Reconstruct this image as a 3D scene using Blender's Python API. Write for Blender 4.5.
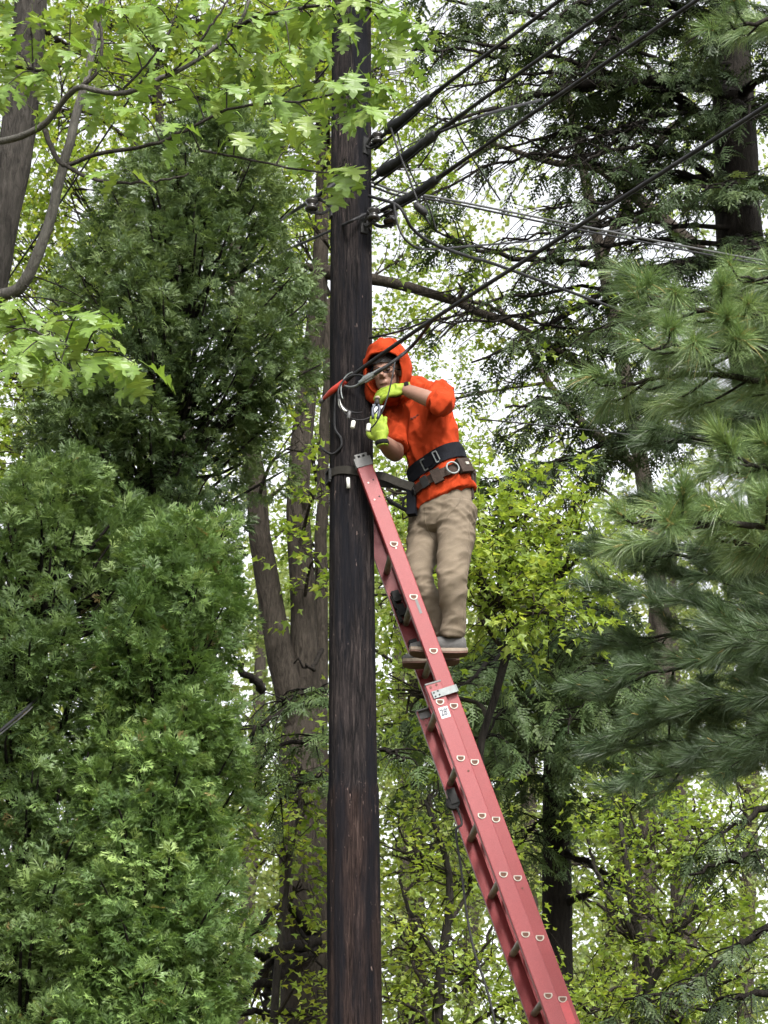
import bpy, bmesh, math, random
import numpy as np
from mathutils import Vector, Matrix, noise as mnoise

for o in list(bpy.data.objects):
    bpy.data.objects.remove(o)
R = math.radians
sc = bpy.context.scene
col = sc.collection

# ------------------------------------------------------------------ camera
FPX, TILT, CAMZ = 2190.0, R(23.5), 1.6
cam = bpy.data.cameras.new('camera')
cam.sensor_fit = 'VERTICAL'
cam.sensor_height = 36.0
cam.lens = FPX / 1024.0 * 36.0
cam.clip_end = 2000
cam.dof.use_dof = True
cam.dof.focus_distance = 11.4
cam.dof.aperture_fstop = 10.0
cam_o = bpy.data.objects.new('camera', cam)
col.objects.link(cam_o)
cam_o.location = (0, 0, CAMZ)
cam_o.rotation_euler = (R(90) + TILT, 0, 0)
sc.camera = cam_o

# ------------------------------------------------------------------ sky, sun, exposure
SUN_EL, SUN_AZ = R(44), R(160)          # azimuth measured from +Y towards +X: behind the camera, to its right
world = bpy.data.worlds.new('World')
sc.world = world
world.use_nodes = True
nt = world.node_tree
nt.nodes.clear()
wo = nt.nodes.new('ShaderNodeOutputWorld')
bg = nt.nodes.new('ShaderNodeBackground')
sky = nt.nodes.new('ShaderNodeTexSky')
sky.sky_type = 'NISHITA'
sky.sun_disc = False
sky.sun_elevation = SUN_EL
sky.sun_rotation = SUN_AZ
sky.air_density = 1.0
sky.dust_density = 4.0
hs = nt.nodes.new('ShaderNodeHueSaturation')
hs.inputs['Saturation'].default_value = 0.12      # cloud cover: the blue is gone
nt.links.new(sky.outputs[0], hs.inputs['Color'])
nt.links.new(hs.outputs[0], bg.inputs['Color'])
bg.inputs['Strength'].default_value = 0.13
nt.links.new(bg.outputs[0], wo.inputs['Surface'])

sun = bpy.data.lights.new('sun', 'SUN')
sun.energy = 1.5
sun.angle = R(12)
sun.color = (1.0, 0.96, 0.9)
sun_o = bpy.data.objects.new('sun', sun)
col.objects.link(sun_o)
sdir = Vector((math.sin(SUN_AZ) * math.cos(SUN_EL), math.cos(SUN_AZ) * math.cos(SUN_EL), math.sin(SUN_EL)))
sun_o.rotation_euler = sdir.to_track_quat('Z', 'Y').to_euler()
sun_o.location = (6, -6, 20)

sc.view_settings.view_transform = 'Standard'
sc.view_settings.look = 'None'
sc.view_settings.exposure = 2.0
sc.view_settings.gamma = 1.0
sc.view_settings.use_curve_mapping = False
sc.cycles.max_bounces = 8
sc.cycles.diffuse_bounces = 4
sc.cycles.transmission_bounces = 6
sc.cycles.transparent_max_bounces = 8
sc.cycles.use_denoising = True
sc.cycles.use_adaptive_sampling = True
sc.cycles.adaptive_threshold = 0.02
sc.cycles.caustics_reflective = False
sc.cycles.caustics_refractive = False

# ------------------------------------------------------------------ projection helpers
FWD = np.array([0, math.cos(TILT), math.sin(TILT)])
UPV = np.array([0, -math.sin(TILT), math.cos(TILT)])
CAM = np.array([0, 0, CAMZ])

def ray(px, py):
    return np.array([(px - 384) / FPX, 0, 0]) + FWD + (512 - py) / FPX * UPV
def P(px, py, Y):
    d = ray(px, py)
    return CAM + d * (Y / d[1])
def PZ(px, py, Z):
    d = ray(px, py)
    return CAM + d * ((Z - CAMZ) / d[2])
def scale_at(p):
    return FPX / float(np.dot(np.asarray(p) - CAM, FWD))
def project(V):
    d = V - CAM
    z = d @ FWD
    return 384 + FPX * d[:, 0] / z, 512 - FPX * (d @ UPV) / z, z

rng = np.random.default_rng(7)

def ground_z(x, y):
    t = np.clip((np.asarray(y, float) - 3.0) / 6.0, 0, 1)
    s = t * t * (3 - 2 * t)
    return 1.42 * s + 0.012 * np.clip(np.asarray(y, float) - 9, 0, 200) + 0.05 * np.sin(0.7 * np.asarray(x)) * s

# ------------------------------------------------------------------ mesh helpers
def norm(v):
    v = np.asarray(v, float)
    return v / (np.linalg.norm(v, axis=-1, keepdims=True) + 1e-12)

class MB:
    """collects vertices and faces (any size) and builds one mesh"""
    def __init__(s):
        s.V = []; s.F = []; s.A = []; s.n = 0
    def add(s, V, F, mi=0, rnd=None):
        V = np.asarray(V, float).reshape(-1, 3)
        s.V.append(V)
        if isinstance(F, np.ndarray):
            s.F.append((F.astype(np.int64) + s.n, mi))
        else:
            by = {}
            for f in F:
                by.setdefault(len(f), []).append(f)
            for k, fs in by.items():
                s.F.append((np.array(fs, np.int64) + s.n, mi))
        if rnd is None:
            rnd = np.full(len(V), 0.5)
        elif np.isscalar(rnd):
            rnd = np.full(len(V), rnd)
        s.A.append(rnd)
        s.n += len(V)
        return s
    def tube(s, pts, radii, n=8, mi=0, cap=True, rnd=None, jag=0.0):
        V, F = tube(pts, radii, n, cap, jag)
        return s.add(V, F, mi, rnd)
    def box(s, c, ax, half, mi=0):
        V, F = boxm(c, ax, half)
        return s.add(V, F, mi)
    def mesh(s, name, smooth=False):
        me = bpy.data.meshes.new(name)
        V = np.concatenate(s.V) if s.V else np.zeros((0, 3))
        me.vertices.add(len(V))
        me.vertices.foreach_set('co', V.astype(np.float32).ravel())
        loops = []; starts = []; tots = []; mis = []
        st = 0
        for F, mi in s.F:
            if len(F) == 0: continue
            k = F.shape[1]
            loops.append(F.ravel()); m = len(F)
            starts.append(st + np.arange(m) * k); tots.append(np.full(m, k)); mis.append(np.full(m, mi))
            st += m * k
        L = np.concatenate(loops)
        me.loops.add(len(L)); me.loops.foreach_set('vertex_index', L.astype(np.int32))
        S = np.concatenate(starts)
        me.polygons.add(len(S))
        me.polygons.foreach_set('loop_start', S.astype(np.int32))
        me.polygons.foreach_set('material_index', np.concatenate(mis).astype(np.int32))
        me.polygons.foreach_set('use_smooth', np.full(len(S), bool(smooth)))
        at = me.attributes.new('rnd', 'FLOAT', 'POINT')
        at.data.foreach_set('value', np.concatenate(s.A).astype(np.float32))
        me.update(calc_edges=True)
        return me
    def build(s, name, mats, parent=None, smooth=False):
        me = s.mesh(name, smooth)
        return link(name, me, mats, parent)

def link(name, me, mats, parent=None):
    if mats is not None:
        me.materials.clear()
        for m in (mats if isinstance(mats, (list, tuple)) else [mats]):
            me.materials.append(m)
    o = bpy.data.objects.new(name, me)
    col.objects.link(o)
    if parent is not None:
        o.parent = parent
        o.matrix_parent_inverse = parent_chain(parent).inverted()
    return o

def parent_chain(p):
    if p.parent is None:
        return p.matrix_basis.copy()
    return parent_chain(p.parent) @ p.matrix_parent_inverse @ p.matrix_basis

def tag(o, label=None, cat=None, group=None, kind=None):
    if label: o['label'] = label
    if cat: o['category'] = cat
    if group: o['group'] = group
    if kind: o['kind'] = kind
    return o

def thing(name, loc, label, cat, group=None):
    o = bpy.data.objects.new(name, None)
    o.empty_display_size = 0.1
    o.location = [float(v) for v in loc]
    col.objects.link(o)
    return tag(o, label, cat, group)

def frames(pts):
    pts = np.asarray(pts, float)
    T = np.gradient(pts, axis=0)
    T = norm(T)
    N = np.zeros_like(pts); B = np.zeros_like(pts)
    up = np.array([0, 0, 1.0]) if abs(T[0, 2]) < 0.9 else np.array([0, 1.0, 0])
    n = norm(np.cross(up, T[0]))
    for i in range(len(pts)):
        n = n - T[i] * np.dot(n, T[i])
        n = n / (np.linalg.norm(n) + 1e-12)
        N[i] = n; B[i] = np.cross(T[i], n)
    return T, N, B

def tube(pts, radii, n=8, cap=True, jag=0.0):
    pts = np.asarray(pts, float); m = len(pts)
    radii = np.broadcast_to(np.asarray(radii, float), (m,))
    T, N, B = frames(pts)
    a = np.arange(n) * 2 * math.pi / n
    ring = np.cos(a)[None, :, None] * N[:, None] + np.sin(a)[None, :, None] * B[:, None]
    rr = radii[:, None, None] * (1 + jag * rng.normal(0, 1, (m, n, 1)))
    V = (pts[:, None] + ring * rr).reshape(-1, 3)
    i = np.arange(m - 1)[:, None]; j = np.arange(n)[None, :]
    j2 = (j + 1) % n
    F = np.stack([i * n + j, i * n + j2, (i + 1) * n + j2, (i + 1) * n + j], -1).reshape(-1, 4)
    Fl = [tuple(f) for f in F]
    if cap:
        Fl.append(tuple(range(n - 1, -1, -1)))
        Fl.append(tuple(range((m - 1) * n, m * n)))
    return V, Fl

def boxm(c, ax, half):
    c = np.asarray(c, float); ax = np.asarray(ax, float)
    V = []
    for sx in (-1, 1):
        for sy in (-1, 1):
            for sz in (-1, 1):
                V.append(c + ax[0] * half[0] * sx + ax[1] * half[1] * sy + ax[2] * half[2] * sz)
    F = [(0, 1, 3, 2), (4, 6, 7, 5), (0, 4, 5, 1), (2, 3, 7, 6), (0, 2, 6, 4), (1, 5, 7, 3)]
    if np.dot(np.cross(ax[0], ax[1]), ax[2]) < 0:
        F = [f[::-1] for f in F]
    return np.array(V), F

def spline(pts, n=20):
    """Catmull-Rom through the points, n samples"""
    p = np.asarray(pts, float)
    if len(p) == 2:
        t = np.linspace(0, 1, n)[:, None]
        return p[0] * (1 - t) + p[1] * t
    q = np.vstack([2 * p[0] - p[1], p, 2 * p[-1] - p[-2]])
    segs = len(p) - 1
    out = []
    for u in np.linspace(0, segs, n):
        i = min(int(u), segs - 1); t = u - i
        a, b, c, d = q[i], q[i + 1], q[i + 2], q[i + 3]
        out.append(0.5 * ((2 * b) + (-a + c) * t + (2 * a - 5 * b + 4 * c - d) * t * t + (-a + 3 * b - 3 * c + d) * t ** 3))
    return np.array(out)

def interp(vals, n):
    vals = np.asarray(vals, float)
    return np.interp(np.linspace(0, len(vals) - 1, n), np.arange(len(vals)), vals)

def scatter(TV, TF, M, T):
    """N copies of a template: M (N,3,3) with columns as axes, T (N,3)"""
    V = np.einsum('nij,vj->nvi', M, TV) + T[:, None]
    nv = len(TV)
    F = TF[None] + (np.arange(len(T)) * nv)[:, None, None]
    return V.reshape(-1, 3), F.reshape(-1, TF.shape[1])

def axes_from(y, zhint):
    """rotation matrices with column 1 = y and column 2 near zhint"""
    y = norm(y)
    x = norm(np.cross(y, zhint))
    z = np.cross(x, y)
    return np.stack([x, y, z], -1)

def in_view(V, mx=160, my=160):
    px, py, z = project(V)
    return (z > 0.5) & (px > -mx) & (px < 768 + mx) & (py > -my) & (py < 1024 + my)

# ------------------------------------------------------------------ materials
MATS = {}
def nodes(name):
    m = bpy.data.materials.new(name)
    m.use_nodes = True
    t = m.node_tree
    t.nodes.clear()
    out = t.nodes.new('ShaderNodeOutputMaterial')
    MATS[name] = m
    return m, t, out

def N(t, kind, **kw):
    n = t.nodes.new(kind)
    for k, v in kw.items():
        if k.startswith('_'):
            setattr(n, k[1:], v)
        else:
            key = int(k[1:]) if k[0] == 'i' and k[1:].isdigit() else k
            n.inputs[key].default_value = v
    return n

def ramp(t, fac, stops):
    r = t.nodes.new('ShaderNodeValToRGB')
    e = r.color_ramp.elements
    while len(e) > 1: e.remove(e[-1])
    e[0].position = stops[0][0]; e[0].color = (*stops[0][1], 1)
    for p, c in stops[1:]:
        k = e.new(p); k.color = (*c, 1)
    t.links.new(fac, r.inputs[0])
    return r.outputs[0]

def leaf_mat(name, stops, trans=0.45, tcol=(1.25, 1.15, 0.5), gloss=0.05, rough=0.45, dead=None):
    m, t, out = nodes(name)
    at = N(t, 'ShaderNodeAttribute', _attribute_name='rnd')
    c = ramp(t, at.outputs['Fac'], stops)
    d = N(t, 'ShaderNodeBsdfDiffuse')
    t.links.new(c, d.inputs['Color'])
    tl = N(t, 'ShaderNodeBsdfTranslucent')
    mul = N(t, 'ShaderNodeMix', _data_type='RGBA', _blend_type='MULTIPLY')
    mul.inputs[0].default_value = 1
    t.links.new(c, mul.inputs[6]); mul.inputs[7].default_value = (*tcol, 1)
    t.links.new(mul.outputs[2], tl.inputs['Color'])
    mx = N(t, 'ShaderNodeMixShader'); mx.inputs[0].default_value = trans
    t.links.new(d.outputs[0], mx.inputs[1]); t.links.new(tl.outputs[0], mx.inputs[2])
    g = N(t, 'ShaderNodeBsdfGlossy', Roughness=rough)
    g.inputs['Color'].default_value = (1, 1, 1, 1)
    mg = N(t, 'ShaderNodeMixShader'); mg.inputs[0].default_value = gloss * 0.35
    t.links.new(mx.outputs[0], mg.inputs[1]); t.links.new(g.outputs[0], mg.inputs[2])
    t.links.new(mg.outputs[0], out.inputs['Surface'])
    return m

def surf(name, base, rough=0.6, metal=0.0, var=0.12, scale=20.0, stretch=(1, 1, 1), bump=0.0, bscale=60.0,
         second=None, spec=0.4, thresh=(0.45, 0.65), coat=0.0, detail=6):
    """principled surface with noise-driven colour variation, an optional second (wear) colour and bump"""
    m, t, out = nodes(name)
    tc = N(t, 'ShaderNodeTexCoord')
    mp = N(t, 'ShaderNodeMapping'); mp.inputs['Scale'].default_value = stretch
    t.links.new(tc.outputs['Object'], mp.inputs['Vector'])
    nz = N(t, 'ShaderNodeTexNoise', Scale=scale, Detail=detail, Roughness=0.65)
    t.links.new(mp.outputs[0], nz.inputs['Vector'])
    b = np.array(base)
    c = ramp(t, nz.outputs['Fac'], [(0.25, tuple(b * (1 - var))), (0.75, tuple(np.minimum(b * (1 + var), 1)))])
    p = N(t, 'ShaderNodeBsdfPrincipled', Roughness=rough, Metallic=metal)
    p.inputs['Specular IOR Level'].default_value = spec
    p.inputs['Coat Weight'].default_value = coat
    if second is not None:
        n2 = N(t, 'ShaderNodeTexNoise', Scale=scale * 0.37, Detail=8.0, Roughness=0.7)
        t.links.new(mp.outputs[0], n2.inputs['Vector'])
        f = ramp(t, n2.outputs['Fac'], [(thresh[0], (0, 0, 0)), (thresh[1], (1, 1, 1))])
        mx = N(t, 'ShaderNodeMix', _data_type='RGBA')
        t.links.new(f, mx.inputs[0]); t.links.new(c, mx.inputs[6]); mx.inputs[7].default_value = (*second, 1)
        c = mx.outputs[2]
    t.links.new(c, p.inputs['Base Color'])
    if bump > 0:
        n3 = N(t, 'ShaderNodeTexNoise', Scale=bscale, Detail=5.0, Roughness=0.6)
        t.links.new(mp.outputs[0], n3.inputs['Vector'])
        bp = N(t, 'ShaderNodeBump', Strength=bump, Distance=0.01)
        t.links.new(n3.outputs['Fac'], bp.inputs['Height'])
        t.links.new(bp.outputs[0], p.inputs['Normal'])
    t.links.new(p.outputs[0], out.inputs['Surface'])
    return m

def bark(name, dark, light, scale=14.0, strength=0.9, moss=None):
    m, t, out = nodes(name)
    tc = N(t, 'ShaderNodeTexCoord')
    mp = N(t, 'ShaderNodeMapping'); mp.inputs['Scale'].default_value = (1, 1, 0.22)
    t.links.new(tc.outputs['Object'], mp.inputs['Vector'])
    n1 = N(t, 'ShaderNodeTexNoise', Scale=scale, Detail=8.0, Roughness=0.68, Distortion=0.6)
    t.links.new(mp.outputs[0], n1.inputs['Vector'])
    c = ramp(t, n1.outputs['Fac'], [(0.3, dark), (0.62, light), (0.8, tuple(np.array(light) * 1.25))])
    n2 = N(t, 'ShaderNodeTexNoise', Scale=3.2, Detail=6.0)
    t.links.new(tc.outputs['Object'], n2.inputs['Vector'])
    f = ramp(t, n2.outputs['Fac'], [(0.45, (0, 0, 0)), (0.75, (0.6, 0.6, 0.6))])
    mx = N(t, 'ShaderNodeMix', _data_type='RGBA')
    t.links.new(f, mx.inputs[0]); t.links.new(c, mx.inputs[6])
    mx.inputs[7].default_value = (*(moss or tuple(np.array(light) * 0.6)), 1)
    p = N(t, 'ShaderNodeBsdfPrincipled', Roughness=0.92)
    p.inputs['Specular IOR Level'].default_value = 0.06
    t.links.new(mx.outputs[2], p.inputs['Base Color'])
    bp = N(t, 'ShaderNodeBump', Strength=strength, Distance=0.03)
    t.links.new(n1.outputs['Fac'], bp.inputs['Height'])
    t.links.new(bp.outputs[0], p.inputs['Normal'])
    t.links.new(p.outputs[0], out.inputs['Surface'])
    return m

bark('bark_grey', (0.010, 0.0085, 0.007), (0.044, 0.037, 0.030), 38)
bark('bark_oak', (0.012, 0.011, 0.01), (0.05, 0.045, 0.04), 42)
bark('bark_dark', (0.004, 0.0037, 0.0034), (0.019, 0.0165, 0.014), 34)
bark('bark_limb', (0.007, 0.0065, 0.0055), (0.03, 0.027, 0.023), 42, 0.5)
bark('bark_stem', (0.03, 0.028, 0.025), (0.10, 0.095, 0.085), 60, 0.5)
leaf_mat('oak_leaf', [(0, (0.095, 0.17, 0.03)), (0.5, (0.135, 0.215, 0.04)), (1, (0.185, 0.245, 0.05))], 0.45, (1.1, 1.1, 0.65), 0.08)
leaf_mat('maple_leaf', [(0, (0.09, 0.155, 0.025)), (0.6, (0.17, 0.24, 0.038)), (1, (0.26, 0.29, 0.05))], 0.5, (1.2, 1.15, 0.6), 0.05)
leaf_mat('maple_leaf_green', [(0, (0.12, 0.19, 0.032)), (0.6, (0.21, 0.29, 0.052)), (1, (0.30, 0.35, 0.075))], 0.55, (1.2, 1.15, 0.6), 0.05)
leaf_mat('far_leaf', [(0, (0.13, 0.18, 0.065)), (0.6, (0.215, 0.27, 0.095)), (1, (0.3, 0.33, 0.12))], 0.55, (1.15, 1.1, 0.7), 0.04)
leaf_mat('cedar_leaf', [(0, (0.056, 0.106, 0.029)), (0.4, (0.122, 0.205, 0.055)), (0.8, (0.205, 0.305, 0.088)), (0.97, (0.27, 0.355, 0.11)), (1, (0.24, 0.19, 0.08))], 0.33, (1.1, 1.1, 0.7), 0.08, 0.5)
leaf_mat('cedar_leaf_half_shaded', [(0, (0.04, 0.074, 0.023)), (0.4, (0.092, 0.152, 0.044)), (0.8, (0.16, 0.235, 0.072)), (0.97, (0.21, 0.28, 0.09)), (1, (0.2, 0.15, 0.065))], 0.3, (1.1, 1.1, 0.7), 0.07, 0.5)  # cedar foliage part darkened: overhead canopy shade put into the colour
leaf_mat('cedar_leaf_shaded', [(0, (0.03, 0.054, 0.02)), (0.5, (0.074, 0.116, 0.04)), (1, (0.145, 0.2, 0.068))], 0.3, (1.1, 1.1, 0.7), 0.06, 0.5)  # darkest cedar foliage, shade of an unseen canopy painted into its colour
leaf_mat('hemlock_leaf', [(0, (0.02, 0.034, 0.014)), (0.5, (0.038, 0.06, 0.024)), (1, (0.085, 0.115, 0.04))], 0.25, (1.15, 1.1, 0.7), 0.05, 0.5)
leaf_mat('hemlock_leaf_light', [(0, (0.028, 0.05, 0.018)), (0.5, (0.058, 0.092, 0.031)), (1, (0.11, 0.155, 0.048))], 0.3, (1.15, 1.1, 0.7), 0.05, 0.5)
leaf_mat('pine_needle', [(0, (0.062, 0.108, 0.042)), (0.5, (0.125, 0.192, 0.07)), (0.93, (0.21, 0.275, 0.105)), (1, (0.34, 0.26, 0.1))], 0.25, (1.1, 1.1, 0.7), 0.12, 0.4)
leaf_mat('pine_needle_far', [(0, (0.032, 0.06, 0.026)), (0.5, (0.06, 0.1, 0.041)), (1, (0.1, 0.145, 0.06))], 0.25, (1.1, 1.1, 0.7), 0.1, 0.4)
surf('pine_candle', (0.42, 0.32, 0.12), 0.7, scale=60)
# ================================================================== ground
surf('forest_floor', (0.09, 0.07, 0.045), 0.95, var=0.5, scale=3.0, second=(0.05, 0.085, 0.025), bump=0.6, bscale=40)
def build_ground():
    xs = np.concatenate([np.linspace(-300, -40, 14), np.linspace(-36, 36, 60), np.linspace(40, 300, 14)])
    ys = np.concatenate([np.linspace(-100, -10, 8), np.linspace(-8, 60, 80), np.linspace(70, 600, 16)])
    X, Y = np.meshgrid(xs, ys)
    Z = ground_z(X, Y)
    V = np.stack([X, Y, Z], -1).reshape(-1, 3)
    nx = len(xs); ny = len(ys)
    i = np.arange(ny - 1)[:, None]; j = np.arange(nx - 1)[None]
    F = np.stack([i * nx + j, i * nx + j + 1, (i + 1) * nx + j + 1, (i + 1) * nx + j], -1).reshape(-1, 4)
    o = MB().add(V, F).build('ground', MATS['forest_floor'], smooth=True)
    tag(o, 'brown leaf-littered forest floor sloping up from the camera', kind='structure')
build_ground()

# ================================================================== vegetation templates
def tpl_leaf3():
    V = np.array([[0, 0, 0], [-.5, .38, .10], [-.17, .5, .03], [0, 1, -.12], [.17, .5, .03], [.5, .38, .10]])
    F = np.array([[0, 3, 2], [0, 2, 1], [0, 4, 3], [0, 5, 4]])
    return V, F
def tpl_leaf_oval():
    V = np.array([[0, 0, 0], [-.3, .4, .07], [0, .45, -.02], [.3, .4, .07], [0, 1, -.1]])
    F = np.array([[0, 2, 1], [1, 2, 4], [0, 3, 2], [3, 4, 2]])
    return V, F

def tpl_cedar(seed):
    r = np.random.default_rng(seed)
    V = []; F = []
    def strip(p, d, l, w, droop):
        d = d / np.linalg.norm(d)
        side = np.array([d[1], -d[0], 0])
        a = len(V)
        q = p + d * l * .55 + np.array([0, 0, -droop * .3 * l])
        e = p + d * l + np.array([0, 0, -droop * l])
        V.extend([p, q + side * w, e, q - side * w])
        F.extend([[a, a + 1, a + 2], [a, a + 2, a + 3]])
        return p + d * l * .5 + np.array([0, 0, -droop * .3 * l])
    nb = 3
    strip(np.zeros(3), np.array([0, 1., 0]), 1.0, .03, .15)
    for k in range(nb):
        t = .1 + .75 * k / nb
        for s in (-1, 1):
            ang = R(r.uniform(32, 52)) * s
            l = (.74 - .46 * t) * r.uniform(.8, 1.2)
            p = np.array([0, t + .04 * s, -.1 * t * t])
            d = np.array([math.sin(ang), math.cos(ang), r.normal(0, .12)])
            mid = strip(p, d, l, .062, r.uniform(0, .3))
            for s2 in (-1, 1):
                a2 = ang + s2 * R(r.uniform(25, 45))
                d2 = np.array([math.sin(a2), math.cos(a2), r.normal(0, .15)])
                d2 /= np.linalg.norm(d2)
                side = np.array([d2[1], -d2[0], 0]) * .05
                a = len(V)
                V.extend([mid - side, mid + side, mid + d2 * l * .55 + np.array([0, 0, -.05])])
                F.append([a, a + 1, a + 2])
    return np.array(V), np.array(F)

def tpl_hemlock(seed):
    """flat spray, unit length: axis with side twigs carrying short needles"""
    r = np.random.default_rng(seed)
    V = []; F = []
    def tri(a, b, c):
        n = len(V); V.extend([a, b, c]); F.append([n, n + 1, n + 2])
    def twig(p, d, l, droop):
        side = np.array([d[1], -d[0], 0])
        for k in range(3):
            t0 = k / 3; t1 = t0 + .38
            z0 = -droop * t0 * t0 * l; z1 = -droop * t1 * t1 * l
            a = p + d * l * t0 + [0, 0, z0]; b = p + d * l * t1 + [0, 0, z1]
            w = .05 * (1 - .55 * t0) * r.uniform(.75, 1.2)
            for s in (-1, 1):
                tri(a, a * .45 + b * .55 + side * w * s + [0, 0, r.normal(0, .012)], b)
    twig(np.array([0, 0, 0.]), np.array([0, 1., 0]), 1.0, .22)
    for k in range(7):
        t = .08 + .8 * k / 7
        for s in (-1, 1):
            ang = R(r.uniform(45, 65)) * s
            l = (.48 - .36 * t) * r.uniform(.8, 1.25)
            d = np.array([math.sin(ang), math.cos(ang), 0])
            twig(np.array([0, t + .05 * s, -.22 * t * t]), d, l, r.uniform(.1, .5))
    return np.array(V), np.array(F)

def tpl_pine(seed, n=85, curved=True, w=.010):
    """one shoot, unit = needle length: needles splayed round a short stem along +y"""
    r = np.random.default_rng(seed)
    V = []; F = []
    for k in range(n):
        t = r.uniform(-.75, .35)
        az = r.uniform(0, 2 * math.pi)
        op = R(r.uniform(18, 62)) * (1 - .35 * (t + .75) / 1.1)
        d = np.array([math.cos(az) * math.sin(op), math.cos(op), math.sin(az) * math.sin(op)])
        l = r.uniform(.75, 1.1)
        p = np.array([0, t, 0]) + d * .02
        side = np.cross(d, r.normal(0, 1, 3)); side /= np.linalg.norm(side)
        e = p + d * l + np.array([0, 0, -.10 * l * l])
        m = p + d * l * .5
        a = len(V)
        if curved:
            V.extend([p - side * w, p + side * w, m + side * w, m - side * w, e])
            F.extend([[a, a + 1, a + 2], [a, a + 2, a + 3], [a + 3, a + 2, a + 4]])
        else:
            V.extend([p - side * w, p + side * w, e]); F.append([a, a + 1, a + 2])
    return np.array(V), np.array(F)

LEAF3 = tpl_leaf3(); LEAFO = tpl_leaf_oval()
CEDAR = [tpl_cedar(i) for i in range(5)]
HEML = [tpl_hemlock(i) for i in range(5)]
PINE = [tpl_pine(i, 120, True, .0075) for i in range(6)]
PINEF = [tpl_pine(i + 20, 125, False, .0115) for i in range(4)]

def rot_about(y, z, ang):
    """rotate z about the axis y by ang (vectorised)"""
    y = norm(y)
    c = np.cos(ang)[:, None]; s = np.sin(ang)[:, None]
    return z * c + np.cross(y, z) * s + y * (np.sum(y * z, -1, keepdims=True)) * (1 - c)

def to_ground(pt, r0, flare=1.5, steps=5):
    """points and radii from the ground up to pt (exclusive)"""
    x, y, z = pt
    gz = float(ground_z(x, y)) - 0.15
    zs = np.linspace(gz, z, steps + 1)[:-1]
    pts = [(x, y, zz) for zz in zs]
    rad = [r0 * (1 + (flare - 1) * (1 - k / steps) ** 3) * (1 + .05 * (1 - k / steps)) for k in range(steps)]
    return pts, rad

def trunk_mesh(px_path, n=20, jag=.02, dn=3):
    """px_path: (px, py, Y, radius) from low to high -> smooth path with ground extension"""
    pts = [P(a, b, c) for a, b, c, _ in px_path]
    rad = [q[3] for q in px_path]
    g, gr = to_ground(pts[0], rad[0])
    pts = np.array(list(map(np.array, g)) + pts); rad = np.array(gr + rad)
    m = max(12, len(pts) * dn)
    pth = spline(pts, m)
    return pth, interp(rad, m)

def add_trunk(root, px_path, mat, name='trunk', n=20, dn=3, jag=.02):
    pth, rad = trunk_mesh(px_path, n, jag, dn)
    MB().tube(pth, rad, n, jag=jag).build(name, MATS[mat], root, smooth=True)
    return pth, rad

def limb_path(pts_px, wob=.03, n=18):
    pts = np.array([P(*q[:3]) for q in pts_px])
    p = spline(pts, n)
    w = rng.normal(0, wob, p.shape) * scale_w(p)
    w[0] = 0
    return p + w
def scale_w(p):
    return np.linspace(0.2, 1, len(p))[:, None]

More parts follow.
